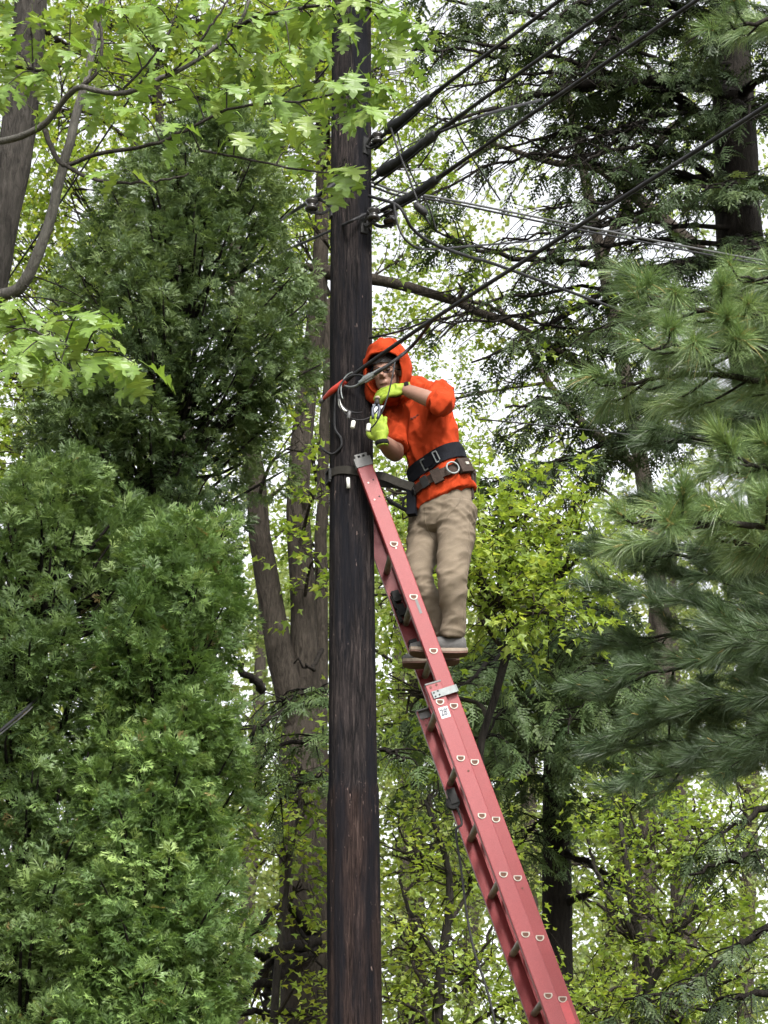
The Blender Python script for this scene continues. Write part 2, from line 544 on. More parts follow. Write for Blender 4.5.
# ------------------------------------------------------------------ broadleaf trees
def broadleaf(name, label, trunk_px, limbs, blobs, mat, leaf=.09, tpl=LEAF3, group=None, barkm='bark_grey',
              per_twig=13, tw_len=.45, trunk_r=None, cat='tree', vis=True):
    """trunk_px: (px,py,Y,r) up; limbs: list of (list of (px,py,Y), r0, r1); blobs: (px,py,rx_px,ry_px,Y,n_leaves)"""
    p0 = P(*trunk_px[0][:3])
    root = thing(name, (p0[0], p0[1], float(ground_z(p0[0], p0[1]))), label, cat, group)
    pth, rad = add_trunk(root, trunk_px, barkm)
    for pts, r0, r1 in limbs:
        lp = limb_path(pts, .012)
        MB().tube(lp, np.linspace(r0, r1, len(lp)), 10, jag=.03).build('limb', MATS[barkm], root, smooth=True)
    allp = [pth[len(pth) // 3:]] + [limb_path(q[0], 0) for q in limbs]
    cand = np.concatenate(allp)
    tw = MB(); cr = MB()
    for (bx, by, rx, ry, Y, nl) in blobs:
        c = P(bx, by, Y); s = scale_at(c)
        rad3 = np.array([rx / s, max(rx, ry) / s * 1.1, ry / s])
        # limb from the nearest carrier point to the blob
        k = np.argmin(np.linalg.norm(cand - c + np.array([0, 0, .3]), axis=1))
        a = cand[k]
        mid = a * .5 + c * .5 + np.array([0, 0, .12]) + rng.normal(0, .08, 3)
        lp = spline([a, mid, c], 10)
        L = np.linalg.norm(c - a)
        tw.tube(lp, np.linspace(min(.05, .012 + .012 * L), .006, 10), 6)
        nl = nl * 1.7
        nt_ = max(2, int(nl / per_twig))
        u = norm(rng.normal(0, 1, (nt_, 3))) * (rng.uniform(0, 1, (nt_, 1)) ** .45)
        st = c + u * rad3
        dr = norm(u * np.array([1, 1, .35]) + rng.normal(0, .45, (nt_, 3)) + np.array([0, 0, .1]))
        ln = tw_len * rng.uniform(.6, 1.3, nt_)
        for i in range(nt_):
            mids = st[i] + dr[i] * ln[i] * .5 + np.array([0, 0, .03])
            end = st[i] + dr[i] * ln[i] + np.array([0, 0, -.05 * ln[i]])
            if i % 2 == 0:
                V, F = tube(np.array([st[i], mids, end]), [.005, .0035, .002], 3, cap=False)
                tw.add(V, F)
            if i % 5 == 0:
                V, F = tube(spline([lp[rng.integers(4, 10)], (st[i] + c) / 2 + rng.normal(0, .05, 3), st[i]], 4), [.011, .009, .007, .006], 4, cap=False)
                tw.add(V, F)
        t = rng.uniform(.1, 1.05, (nt_, per_twig))
        pos = (st[:, None] + dr[:, None] * (ln[:, None] * t)[..., None]).reshape(-1, 3)
        D = np.repeat(dr, per_twig, 0)
        lat = norm(np.cross(D, [0, 0, 1.0])) * np.where(rng.uniform(0, 1, (len(D), 1)) < .5, -1, 1)
        y = norm(D * .5 + lat * rng.uniform(.3, 1.1, (len(D), 1)) + rng.normal(0, .35, D.shape) + np.array([0, 0, -.25]))
        z = norm(np.array([0, 0, 1.0]) + rng.normal(0, .5, D.shape))
        M = axes_from(y, z) * (leaf * rng.uniform(.55, 1.25, len(D)))[:, None, None]
        pos = pos + y * .03 + rng.normal(0, .02, pos.shape)
        keep = in_view(pos)
        M = M[keep]; pos = pos[keep]
        V, F = scatter(tpl[0], tpl[1], M, pos)
        rb = np.clip(rng.normal(.5, .12) + rng.normal(0, .22, len(pos)), 0, 1)
        cr.add(V, F, 0, np.repeat(rb, len(tpl[0])))
    tag(tw.build('twigs', MATS['bark_grey'], root, smooth=True), kind='stuff')
    tag(cr.build('crown', MATS[mat], root), kind='stuff')
    return root

# ------------------------------------------------------------------ hemlock-like conifers with drooping flat sprays
def conifer(name, label, trunk_px, limbs, mat, group=None, barkm='bark_dark', frond=.42, dens=16, droop=.25,
            spread=1.0, bare=0.15, twig_len=.55):
    p0 = P(*trunk_px[0][:3])
    root = thing(name, (p0[0], p0[1], float(ground_z(p0[0], p0[1]))), label, 'tree', group)
    add_trunk(root, trunk_px, barkm)
    tw = MB(); cr = MB()
    for L in limbs:
        pts, r0 = L[0], L[1]
        dn = L[2] if len(L) > 2 else 1.0
        lp = limb_path(pts, .02, 22)
        MB().tube(lp, np.linspace(r0, .008, len(lp)), 8, jag=.05).build('limb', MATS[barkm], root, smooth=True)
        seg = np.linalg.norm(np.diff(lp, axis=0), axis=1)
        length = seg.sum()
        cum = np.concatenate([[0], np.cumsum(seg)]) / length
        T, NN, BB = frames(lp)
        nt_ = max(3, int(length * dens * .55))
        ts = np.sort(rng.uniform(bare, 1.0, nt_))
        pos0 = np.stack([np.interp(ts, cum, lp[:, k]) for k in range(3)], -1)
        tang = norm(np.stack([np.interp(ts, cum, T[:, k]) for k in range(3)], -1))
        lat = norm(np.cross(tang, [0, 0, 1.0])) * np.where(np.arange(nt_) % 2, 1, -1)[:, None]
        dirs = norm(tang * .55 + lat * spread + rng.normal(0, .25, (nt_, 3)) + np.array([0, 0, -.05]))
        tl = twig_len * rng.uniform(.5, 1.4, nt_) * (1.15 - .55 * ts)
        for i in range(nt_):
            q = spline([pos0[i], pos0[i] + dirs[i] * tl[i] * .5 + np.array([0, 0, .02]), pos0[i] + dirs[i] * tl[i] + np.array([0, 0, -droop * tl[i]])], 5)
            V, F = tube(q, [.008, .006, .005, .004, .003], 4, cap=False)
            tw.add(V, F)
            nf = max(2, int(tl[i] * 9 * dn + rng.uniform(0, 1))) if dn > .3 else int(rng.uniform(0, 1.35))
            if nf == 0: continue
            tt = rng.uniform(.1, 1.0, nf)
            pp = np.stack([np.interp(tt, np.linspace(0, 1, 5), q[:, k]) for k in range(3)], -1)
            dd = norm(q[-1] - q[0])[None]
            la = norm(np.cross(dd, [0, 0, 1.0])) * np.where(rng.uniform(0, 1, (nf, 1)) < .5, -1, 1)
            y = norm(dd * .8 + la * rng.uniform(0, 1.1, (nf, 1)) + rng.normal(0, .2, (nf, 3)) + np.array([0, 0, -droop]))
            z = norm(np.array([0, 0, 1.0]) + rng.normal(0, .33, (nf, 3)))
            M = axes_from(y, z) * (frond * rng.uniform(.5, 1.15, nf))[:, None, None]
            kp = in_view(pp, 120, 120)
            if kp.any():
                tp = HEML[rng.integers(0, 5)]
                V, F = scatter(tp[0], tp[1], M[kp], pp[kp])
                rb = np.clip(rng.normal(.45, .2, kp.sum()), 0, 1)
                cr.add(V, F, 0, np.repeat(rb, len(tp[0])))
    tag(tw.build('twigs', MATS[barkm], root, smooth=True), kind='stuff')
    tag(cr.build('crown', MATS[mat], root), kind='stuff')
    return root

# ------------------------------------------------------------------ arborvitae (flat scale sprays in flame-shaped plumes)
def arborvitae(name, label, base_px, Y, prof, mat, n_lobe, per_lobe=11, per=60, spray=.095, seed=0, group=None):
    """prof: list of (py, left_px, right_px) of the outline, top to bottom; the crown is a set of bulging lobes of plumes"""
    r = np.random.default_rng(seed)
    prof = np.array(prof, float)
    b = P(base_px, prof[-1, 0], Y)
    g = float(ground_z(b[0], b[1]))
    root = thing(name, (b[0], b[1], g), label, 'tree', group)
    cx = (prof[:, 1] + prof[:, 2]) / 2
    pth = np.array([P(cx[i] * .55 + base_px * .45, prof[i, 0], Y) for i in range(len(prof))])[::-1]
    pth = np.vstack([[pth[0][0], pth[0][1], g - .1], pth])
    pth = spline(pth, 24)
    MB().tube(pth, np.linspace(.10, .012, 24), 12, jag=.04).build('trunk', MATS['bark_dark'], root, smooth=True)
    cr = MB(); tw = MB(); allM = []; allL = []; allR = []
    plumes = []
    for k in range(n_lobe):
        h = (k + r.uniform(.1, .9)) / n_lobe
        h = h ** .95
        az = (k * 2.39996 + r.normal(0, .35)) % (2 * math.pi)
        if math.sin(az) > .55: az = -az % (2 * math.pi)
        py = prof[0, 0] + h * (prof[-1, 0] - prof[0, 0])
        l = np.interp(py, prof[:, 0], prof[:, 1]); rr = np.interp(py, prof[:, 0], prof[:, 2])
        c0 = P((l + rr) / 2, py, Y); s = scale_at(c0); rx = (rr - l) / 2 / s
        out = np.array([math.cos(az), math.sin(az), 0])
        lr = min(.34, .16 + rx * .28) * r.uniform(.75, 1.3)
        lb = r.normal(0, .11)
        for j in range(per_lobe):
            u = norm(r.normal(0, 1, 3)); u[2] = abs(u[2]) * 1.2 - .35
            if np.dot(u, out) < -.2: u = u - 1.6 * out * np.dot(u, out)
            ctr = c0 + out * max(rx - lr * .95, .02) * np.array([1, .85, 1]) + u * lr * np.array([1, 1, 1.25])
            plumes.append((ctr, norm(out * .55 + u * .5 + np.array([0, 0, .9])), r.uniform(.5, 1.1), 1.0, lb + .10 * u[2]))  # tint rises towards each lobe's top, a highlight painted into the foliage
        for j in range(1):       # sparse inner foliage
            ctr = c0 + out * rx * r.uniform(.1, .5) + r.normal(0, .12, 3)
            plumes.append((ctr, norm(out * .4 + np.array([0, 0, 1.0]) + r.normal(0, .2, 3)), 1.3, .45, -.12))
    for ctr, axis, sz, dn, lb in plumes:
        a_r, a_l = .13 * sz, .21 * sz
        if not in_view(ctr[None], 110, 110)[0]: continue
        k = np.argmin(np.abs(pth[:, 2] - (ctr[2] - .4)))
        st = spline([pth[k], (pth[k] + ctr) / 2 + np.array([0, 0, -.08]), ctr, ctr + axis * a_l * .7], 6)
        V, F = tube(st, np.linspace(.016, .004, 6), 4, cap=False); tw.add(V, F)
        n = int(per * sz * sz * dn * 1.25)
        big = 1.0 if dn > .9 else 1.5
        u = norm(r.normal(0, 1, (n, 3)))
        ex = norm(np.cross(axis, [0.3, 1, 0.1])); ey = np.cross(axis, ex)
        tz = u[:, 2:3]
        taper = np.where(tz > 0, 1 - .5 * tz, 1 - .15 * np.abs(tz))
        loc = ctr + (ex * u[:, :1] + ey * u[:, 1:2]) * a_r * taper * r.uniform(.6, 1.08, (n, 1)) + axis * tz * a_l
        rad = norm(ex * u[:, :1] + ey * u[:, 1:2])
        y = norm(rad * .9 + axis * (.5 + .5 * tz) + r.normal(0, .3, (n, 3)) + np.array([0, 0, -.2]))
        zz = norm(np.array([0, 0, .8]) + rad * .55 + r.normal(0, .5, (n, 3)))
        M = axes_from(y, zz) * (spray * big * r.uniform(.6, 1.4, n))[:, None, None]
        kp = in_view(loc, 40, 40) & (loc[:, 1] < ctr[1] + .06 + .5 * r.uniform(0, 1, n) ** 3)
        if not kp.any(): continue
        pb = r.normal(.46, .10) + lb
        rb = np.clip(pb + r.normal(0, .17, kp.sum()), 0, .97)
        rb[r.uniform(0, 1, len(rb)) < .008] = 1.0
        allM.append(M[kp]); allL.append(loc[kp]); allR.append(rb)
    allM = np.concatenate(allM); allL = np.concatenate(allL); allR = np.concatenate(allR)
    # leave out sprays buried deep inside the crown
    px, py, dep = project(allL)
    cell = (np.floor(px / 7).astype(int) + 50) * 1000 + np.floor(py / 7).astype(int) + 50
    order = np.lexsort((dep, cell)); cs = cell[order]; first = np.r_[True, cs[1:] != cs[:-1]]
    start = np.maximum.accumulate(np.where(first, np.arange(len(cs)), 0)); rank = np.arange(len(cs)) - start
    keep = np.zeros(len(cs), bool); keep[order] = rank < 8
    allM, allL, allR = allM[keep], allL[keep], allR[keep]
    which = r.integers(0, 5, len(allR))
    for q in range(5):
        w = which == q
        tp = CEDAR[q]
        V, F = scatter(tp[0], tp[1], allM[w], allL[w])
        cr.add(V, F, 0, np.repeat(allR[w], len(tp[0])))
    tag(tw.build('branches', MATS['bark_dark'], root, smooth=True), kind='stuff')
    tag(cr.build('crown', MATS[mat], root), kind='stuff')
    return root

# ------------------------------------------------------------------ white pine
def pine_limbs(root, limbs, mat, tpls, needle, step=.11, twig=.3, barkm='bark_limb', seed=3, candles=True, droop=.1):
    r = np.random.default_rng(seed)
    tw = MB(); cr = MB(); cd = MB()
    for pts, r0 in limbs:
        lp = limb_path(pts, .01, 20)
        MB().tube(lp, np.linspace(r0, .006, len(lp)), 8, jag=.04).build('limb', MATS[barkm], root, smooth=True)
        seg = np.linalg.norm(np.diff(lp, axis=0), axis=1); length = seg.sum()
        cum = np.concatenate([[0], np.cumsum(seg)]) / length
        T, _, _ = frames(lp)
        nt_ = int(length / step)
        ts = np.linspace(.12, 1.0, nt_)
        for i, t in enumerate(ts):
            p0 = np.array([np.interp(t, cum, lp[:, k]) for k in range(3)])
            tg = norm(np.array([np.interp(t, cum, T[:, k]) for k in range(3)]))
            lat = norm(np.cross(tg, [0, 0, 1.0])) * (1 if i % 2 else -1)
            d = norm(tg * .75 + lat * r.uniform(.4, 1.0) + r.normal(0, .22, 3) + np.array([0, 0, .12]))
            l = twig * r.uniform(.5, 1.25) * (1.2 - .6 * t)
            if i >= nt_ - 2: d = norm(tg + np.array([0, 0, .1])); l = twig * .4
            q = spline([p0, p0 + d * l * .6 + np.array([0, 0, -.02]), p0 + d * l + np.array([0, 0, .02 - droop * l])], 5)
            V, F = tube(q, [.006, .005, .0045, .004, .003], 5, cap=False); tw.add(V, F)
            nf = max(1, int(l / (needle * 1.1)))
            for j in range(nf + 1):
                s = 1 - j * (needle * .85) / max(l, .01)
                if s < .15 and j: break
                pp = np.array([np.interp(s, np.linspace(0, 1, 5), q[:, k]) for k in range(3)])
                dd = norm(d + r.normal(0, .18, 3) + np.array([0, 0, .10]) * (j == 0))
                ns = 1 if j else r.integers(1, 4)
                for _ in range(ns):
                    y = norm(dd + r.normal(0, .28, 3))
                    M = (axes_from(y[None], norm(np.array([[0, 0, 1.0]]) + r.normal(0, .2, (1, 3)))) * needle * r.uniform(.85, 1.12))
                    if not in_view(pp[None], 100, 100)[0]: continue
                    tp = tpls[r.integers(0, len(tpls))]
                    V, F = scatter(tp[0], tp[1], M, pp[None])
                    vp = 5 if len(tp[1]) * 5 == len(tp[0]) * 3 else 3; nd = len(tp[0]) // vp
                    base = r.normal(.5, .14)
                    rb = np.clip(base + r.normal(0, .15, nd), 0, .93)
                    rb[r.uniform(0, 1, nd) < .012] = 1.0
                    cr.add(V, F, 0, np.repeat(rb, vp))
                    if candles and j == 0 and r.uniform() < .5:
                        V, F = tube(np.array([pp, pp + y * .015, pp + y * .04]), [.004, .005, .0015], 5); cd.add(V, F)
    tag(tw.build('twigs', MATS[barkm], root, smooth=True), kind='stuff')
    tag(cr.build('needles', MATS[mat], root), kind='stuff')
    if candles and cd.n: tag(cd.build('candles', MATS['pine_candle'], root), kind='stuff')
# ================================================================== far wood behind everything
def far_wood():
    cr = MB(); tw = MB()
    r = np.random.default_rng(99)
    lobes = []
    for k in range(760):
        px = r.uniform(-160, 930); py = r.uniform(-160, 1150)
        Y = r.uniform(44, 60)
        keep = 1.0 if py > 560 else (.8 if px < 330 else (.45 if py > 420 else .13))
        if r.uniform() > keep: continue
        lobes.append((px, py, Y, r.uniform(45, 90)))
    for px, py, Y, rp_ in lobes:
        c = P(px, py, Y); s = scale_at(c); rad = rp_ / s
        n = int((230 if py > 560 else 150) * (rp_ / 60) ** 2)
        u = norm(r.normal(0, 1, (n, 3))) * r.uniform(.2, 1, (n, 1)) ** .6
        # clumped: snap to twig centres
        ce = c + norm(r.normal(0, 1, (n // 10 + 1, 3))) * rad * r.uniform(.2, 1, (n // 10 + 1, 1)) ** .5
        pos = ce[r.integers(0, len(ce), n)] + r.normal(0, .22, (n, 3)) * np.array([1, 1, .6])
        y = norm(r.normal(0, 1, (n, 3)) + np.array([0, 0, -.4])); z = norm(np.array([0, 0, 1.0]) + r.normal(0, .6, (n, 3)))
        M = axes_from(y, z) * (.20 * r.uniform(.6, 1.25, n))[:, None, None]
        T2 = np.array([[0, 0, 0], [-.33, .45, .07], [.33, .45, .07], [0, 1, -.08]]); F2 = np.array([[0, 2, 1], [1, 2, 3]])
        V, F = scatter(T2, F2, M, pos)
        b = np.clip(r.normal(.5, .12) + r.normal(0, .22, n), 0, 1)
        cr.add(V, F, 0, np.repeat(b, 4))
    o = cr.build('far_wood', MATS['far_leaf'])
    tag(o, 'pale leafy wood far behind all the trees', kind='stuff')
far_wood()
tg = 'thin trunks in the far wood'
for px0, px1, Y, r0, lab in [(240, 262, 40, .16, 'thin far trunk just right of the arborvitae'), (405, 398, 42, .14, 'thin far trunk right of the lower pole'), (468, 480, 44, .15, 'thin far trunk left of the lower ladder'),
                             (530, 522, 46, .2, 'pale far trunk close by the dark hemlock trunk'), (612, 620, 40, .17, 'thin far trunk right of the dark hemlock trunk'), (680, 672, 44, .2, 'thick far trunk in the lower right'), (745, 752, 42, .16, 'thin far trunk near the right edge')]:
    a = P(px0, 1000, Y)
    root = thing('forest_trunk', (a[0], a[1], float(ground_z(a[0], a[1]))), lab, 'tree', tg)
    add_trunk(root, [(px0, 1010, Y, r0), ((px0 + px1) / 2 + 3, 800, Y, r0 * .9), (px1, 620, Y, r0 * .6), (px1 + 4, 500, Y, r0 * .12)], 'bark_grey', n=10)
    mb = MB()
    for k in range(7):
        yy = 940 - k * 75 + rng.uniform(-20, 20); xx = px0 + (px1 - px0) * (1010 - yy) / 450
        sd = rng.choice([-1, 1]); q = [P(xx, yy, Y), P(xx + sd * 18, yy - 14, Y - .3), P(xx + sd * rng.uniform(30, 60), yy - rng.uniform(10, 50), Y - .5)]
        mb.tube(spline(q, 7), np.linspace(.05, .012, 7), 5)
    mb.build('branches', MATS['bark_grey'], root, smooth=True)['kind'] = 'stuff'

# forked grey trunk low on the right
q0 = P(645, 1000, 24)
root = thing('grey_trunk_tree', (q0[0], q0[1], float(ground_z(q0[0], q0[1]))), 'forked grey trunk among the leaves low right of the ladder', 'tree')
add_trunk(root, [(643, 1010, 24, .13), (644, 955, 24, .125), (646, 880, 24, .11), (648, 800, 24, .09), (655, 650, 24, .06)], 'bark_grey', n=14)
for pts, r0 in [([(644, 955, 24), (628, 940, 23.8), (600, 905, 23.6), (560, 880, 23.4)], .035), ([(644, 950, 24), (662, 930, 23.8), (690, 912, 23.6), (740, 905, 23.4)], .05), ([(646, 890, 24), (670, 850, 23.8), (700, 800, 23.6)], .04), ([(643, 985, 24), (600, 990, 23.8), (560, 985, 23.6)], .025)]:
    lp = limb_path(pts, .03, 14)
    MB().tube(lp, np.linspace(r0, r0 * .35, len(lp)), 8, jag=.05).build('limb', MATS['bark_grey'], root, smooth=True)
# ================================================================== the wood, far to near
far = 'far trees filling the background'
broadleaf('broadleaf_tree', 'far pale green tree low behind the ladder and pole', [(420, 1010, 34, .12), (415, 700, 34, .1), (425, 480, 34, .06)], [],
          [(400, 960, 90, 80, 34, 2400), (450, 840, 90, 80, 34, 2400), (400, 720, 80, 70, 34, 2000), (470, 700, 70, 60, 35, 1800),
           (430, 600, 70, 60, 33, 1300), (300, 900, 60, 90, 35, 1700), (290, 760, 60, 70, 34, 1500), (300, 620, 50, 60, 33, 1200), (410, 520, 50, 40, 34, 600)],
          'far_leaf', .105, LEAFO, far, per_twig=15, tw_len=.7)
broadleaf('broadleaf_tree', 'far pale green tree behind the dark trunk in the lower right', [(640, 1010, 36, .16), (648, 760, 36, .12), (655, 560, 36, .06)], [],
          [(600, 980, 80, 70, 36, 1700), (690, 960, 90, 80, 36, 2100), (620, 820, 70, 60, 37, 1300), (720, 840, 90, 80, 36, 1900),
           (660, 720, 100, 80, 36, 2200), (740, 640, 70, 90, 36, 1900), (560, 660, 70, 60, 36, 1400), (640, 560, 80, 60, 37, 1200), (730, 500, 70, 60, 36, 1000), (540, 860, 40, 80, 36, 900)],
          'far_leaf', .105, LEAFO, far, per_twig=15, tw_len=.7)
broadleaf('broadleaf_tree', 'thin far tree with sparse yellow-green leaves against the white sky, upper right', [(690, 1010, 27, .15), (655, 560, 27, .12), (610, 300, 27, .09), (560, 60, 27, .05)],
          [([(713, 262, 26), (628, 190, 26), (594, 167, 26), (551, 162, 26), (495, 144, 26)], .10, .03),
           ([(640, 470, 27), (560, 400, 27), (520, 330, 27), (480, 300, 26)], .08, .02),
           ([(600, 260, 27), (660, 140, 27), (690, 110, 27), (640, 60, 27)], .08, .02)],
          [(620, 175, 60, 45, 27, 420), (680, 130, 60, 50, 27, 520), (540, 215, 60, 45, 27, 260), (480, 150, 50, 45, 27, 320), (640, 250, 55, 40, 27, 300),
           (560, 100, 70, 50, 27, 480), (470, 60, 60, 50, 27, 560), (650, 40, 80, 50, 27, 700), (500, 380, 50, 50, 27, 260), (560, 440, 60, 50, 27, 420),
           (470, 320, 50, 40, 27, 260), (600, 340, 50, 50, 27, 240), (740, 200, 40, 60, 27, 400), (410, 110, 40, 70, 27, 420), (400, 330, 35, 40, 27, 160), (660, 420, 60, 50, 27, 500), (420, 220, 40, 50, 27, 300), (450, 400, 45, 45, 27, 260), (430, 345, 40, 35, 27, 200), (500, 440, 40, 40, 27, 260), (480, 270, 40, 40, 27, 200)],
          'maple_leaf', .068, LEAFO, far, per_twig=15, tw_len=.7)
broadleaf('broadleaf_tree', 'yellow-green maple behind the tall dark arborvitae, upper left', [(190, 600, 22, .14), (180, 350, 22, .1), (160, 120, 22, .05), (150, -40, 22, .03)], [],
          [(20, 250, 60, 60, 20, 900), (70, 190, 60, 50, 20, 700), (20, 380, 55, 60, 20, 1100), (30, 460, 50, 50, 20, 800), (60, 110, 70, 60, 21, 1000), (140, 70, 70, 60, 22, 1200),
           (100, 20, 80, 50, 22, 1300), (210, 30, 70, 60, 22, 1200), (20, 20, 60, 60, 21, 900), (80, 270, 40, 40, 20, 400), (230, 100, 60, 50, 22, 900)],
          'maple_leaf', .078, LEAF3, far)
broadleaf('broadleaf_tree', 'yellow-green maple seen past the upper part of the pole', [(352, 800, 24, .14), (350, 420, 24, .12), (330, 180, 24, .07), (310, -30, 24, .04)], [],
          [(280, 80, 60, 60, 23, 1000), (320, 160, 50, 60, 23, 800), (300, 240, 40, 45, 22, 600), (310, 330, 30, 50, 22, 420), (390, 70, 50, 70, 24, 800), (320, 20, 70, 50, 24, 1100),
           (410, 170, 40, 50, 24, 450), (310, 450, 30, 50, 22, 420), (310, 540, 28, 40, 22, 380), (400, 260, 40, 40, 24, 260), (390, 330, 40, 40, 24, 260), (400, 500, 30, 40, 24, 300)],
          'maple_leaf', .078, LEAF3, far)

# the big grey two-stemmed tree just left of the pole
t = broadleaf('grey_trunk_tree', 'large grey tree forking into two stems between the arborvitae and the pole',
          [(310, 1015, 17, .235), (308, 900, 17, .225), (303, 760, 17, .20), (304, 700, 17, .13), (303, 600, 17, .105), (298, 500, 17, .10), (306, 400, 17, .09), (318, 300, 17, .08), (322, 180, 17, .055), (318, 20, 17, .035)],
          [([(303, 745, 17), (288, 690, 16.9), (272, 610, 16.9), (258, 520, 16.8), (250, 440, 16.8), (240, 330, 16.8), (235, 200, 17)], .125, .06),
           ([(316, 800, 17.4), (321, 700, 17.5), (320, 600, 17.6), (322, 500, 17.6), (326, 400, 17.7), (330, 300, 17.8)], .07, .04),
           ([(320, 272, 17), (345, 276, 16.9), (380, 280, 16.8), (440, 296, 16.6), (520, 328, 16.4), (600, 372, 16.2)], .07, .02),
           ([(320, 272, 17), (305, 266, 17), (275, 262, 17.2)], .04, .015)],
          [(275, 150, 40, 40, 17, 250), (330, 60, 50, 40, 17, 350), (560, 350, 50, 30, 16.4, 130), (450, 300, 40, 25, 16.5, 110), (318, 560, 14, 40, 16.5, 90), (318, 500, 14, 30, 16.5, 80), (315, 120, 22, 50, 16.3, 190), (312, 225, 18, 30, 16.3, 90), (300, 20, 30, 40, 16.3, 160), (300, 440, 18, 30, 16.3, 60)],
          'maple_leaf', .078, LEAF3, None, barkm='bark_grey', per_twig=9)
# dead boughs low on that trunk
for pts, r0 in [([(318, 935, 16.8), (285, 905, 16.6), (262, 925, 16.4), (238, 948, 16.2)], .045), ([(318, 940, 16.8), (275, 953, 16.5), (230, 953, 16.2)], .05),
                ([(316, 950, 16.8), (275, 975, 16.5), (240, 1000, 16.3), (215, 1018, 16.2)], .04), ([(280, 965, 16.6), (268, 990, 16.5), (258, 1020, 16.4)], .035),
                ([(318, 1010, 16.8), (270, 1013, 16.5), (205, 1016, 16.2)], .035), ([(275, 960, 16.6), (255, 975, 16.4), (228, 985, 16.2)], .02),
                ([(300, 930, 16.5), (318, 960, 16.4), (322, 1000, 16.3)], .014), ([(262, 690, 16.6), (245, 672, 16.4), (235, 665, 16.3)], .035),
                ([(322, 650, 16.8), (312, 668, 16.6), (296, 660, 16.6)], .02)]:
    lp = limb_path(pts, .03, 14)
    MB().tube(lp, np.linspace(r0 * 1.15, r0 * .4, len(lp)), 7, jag=.05).build('dead_branch', MATS['bark_dark'], t, smooth=True)

broadleaf('broadleaf_tree', 'bright green maple behind the climber, right of his legs', [(585, 1090, 14.2, .022), (560, 1000, 14.2, .022), (525, 900, 14.2, .022), (490, 800, 14.2, .024), (480, 750, 14.2, .025), (497, 690, 14.2, .027), (511, 623, 14.2, .032), (490, 592, 14.2, .034), (468, 567, 14.2, .03), (440, 520, 14.2, .018)],
          [([(505, 612, 14.2), (512, 560, 14.2), (516, 530, 14.2)], .018, .008), ([(508, 625, 14.2), (540, 600, 14.2), (575, 560, 14.2), (590, 530, 14.2)], .018, .008)],
          [(500, 530, 45, 30, 14, 480), (545, 560, 45, 34, 14.2, 560), (582, 535, 35, 28, 14, 360), (500, 600, 42, 30, 13.9, 460), (545, 610, 35, 22, 14, 280), (480, 570, 30, 28, 14, 280),
           (395, 600, 25, 60, 14.8, 380), (410, 690, 30, 36, 14.8, 280), (440, 480, 30, 25, 14.8, 160), (395, 500, 25, 30, 14.2, 200)],
          'maple_leaf_green', .066, LEAF3, None, barkm='bark_dark')
broadleaf('broadleaf_tree', 'light green sapling filling the gap between pole and ladder, bottom', [(430, 1150, 15, .05), (440, 980, 15, .035), (450, 880, 15, .025), (425, 800, 15, .012)],
          [([(436, 1010, 15), (480, 960, 15), (500, 900, 15)], .02, .006), ([(440, 960, 15), (405, 900, 15), (395, 830, 15)], .02, .006)],
          [(410, 850, 40, 40, 15, 260), (455, 880, 40, 40, 15, 297), (410, 940, 40, 45, 15, 297), (465, 970, 45, 45, 15, 347), (405, 1010, 45, 40, 15, 297), (500, 1010, 40, 40, 15, 260), (430, 800, 35, 30, 15.5, 161)],
          'maple_leaf_green', .058, LEAF3, None, barkm='bark_limb')
broadleaf('broadleaf_tree', 'light green sapling right of the ladder, lower right corner', [(660, 1150, 15.5, .06), (650, 1000, 15.5, .045), (632, 900, 15.5, .03), (620, 820, 15.5, .015)],
          [([(648, 990, 15.5), (700, 900, 15.5), (735, 840, 15.5)], .03, .008), ([(640, 940, 15.5), (600, 880, 15.5), (585, 830, 15.5)], .025, .008)],
          [(650, 830, 45, 40, 15.5, 385), (700, 850, 50, 40, 15.5, 440), (745, 820, 35, 40, 15.5, 275), (625, 930, 30, 40, 15.5, 247), (680, 930, 45, 35, 15.5, 330),
           (640, 1005, 60, 35, 15.5, 495), (720, 985, 50, 45, 15.5, 440), (590, 1010, 35, 35, 15.5, 247)],
          'maple_leaf_green', .058, LEAF3, None, barkm='bark_limb')
broadleaf('broadleaf_tree', 'small light green sapling in front of the big grey trunk', [(268, 1150, 15.6, .04), (275, 1000, 15.6, .03), (285, 900, 15.6, .02), (300, 800, 15.6, .01)], [],
          [(298, 800, 28, 22, 15.6, 190), (285, 850, 25, 22, 15.6, 190), (300, 880, 22, 18, 15.6, 110), (262, 985, 35, 25, 19, 160), (250, 1010, 40, 20, 19, 160), (315, 960, 14, 20, 15.4, 60), (318, 1015, 14, 14, 15.4, 70), (300, 770, 25, 18, 15.6, 110)],
          'maple_leaf', .065, LEAF3, None, barkm='bark_limb')

# hemlocks
canopy = []
rc = np.random.default_rng(31)
for k in range(8):
    y0 = rc.uniform(-30, 300); L = rc.uniform(90, 330); up_ = rc.uniform(-70, 20); yy = rc.uniform(-2.5, -.6)
    x0 = 735
    canopy.append(([(x0, y0, 17.4), (x0 - L * .35, y0 + up_ * .6, 17.4 + yy * .4), (x0 - L * .7, y0 + up_ * .8 + 6, 17.4 + yy * .75), (x0 - L, y0 + up_ * .7 + 22, 17.4 + yy)], .03 + L * .00006, rc.uniform(.31, .6) if y0 > 90 else 1.0))
for k in range(16):                                    # long, thin, mostly bare boughs
    y0 = rc.uniform(10, 330); L = rc.uniform(150, 340)
    canopy.append(([(735, y0, 17.4), (735 - L * .3, y0 + rc.uniform(-30, 12), 16.8), (735 - L * .65, y0 + rc.uniform(-25, 25), 16.2), (735 - L, y0 + rc.uniform(-10, 45), 15.6)], .028, .12))
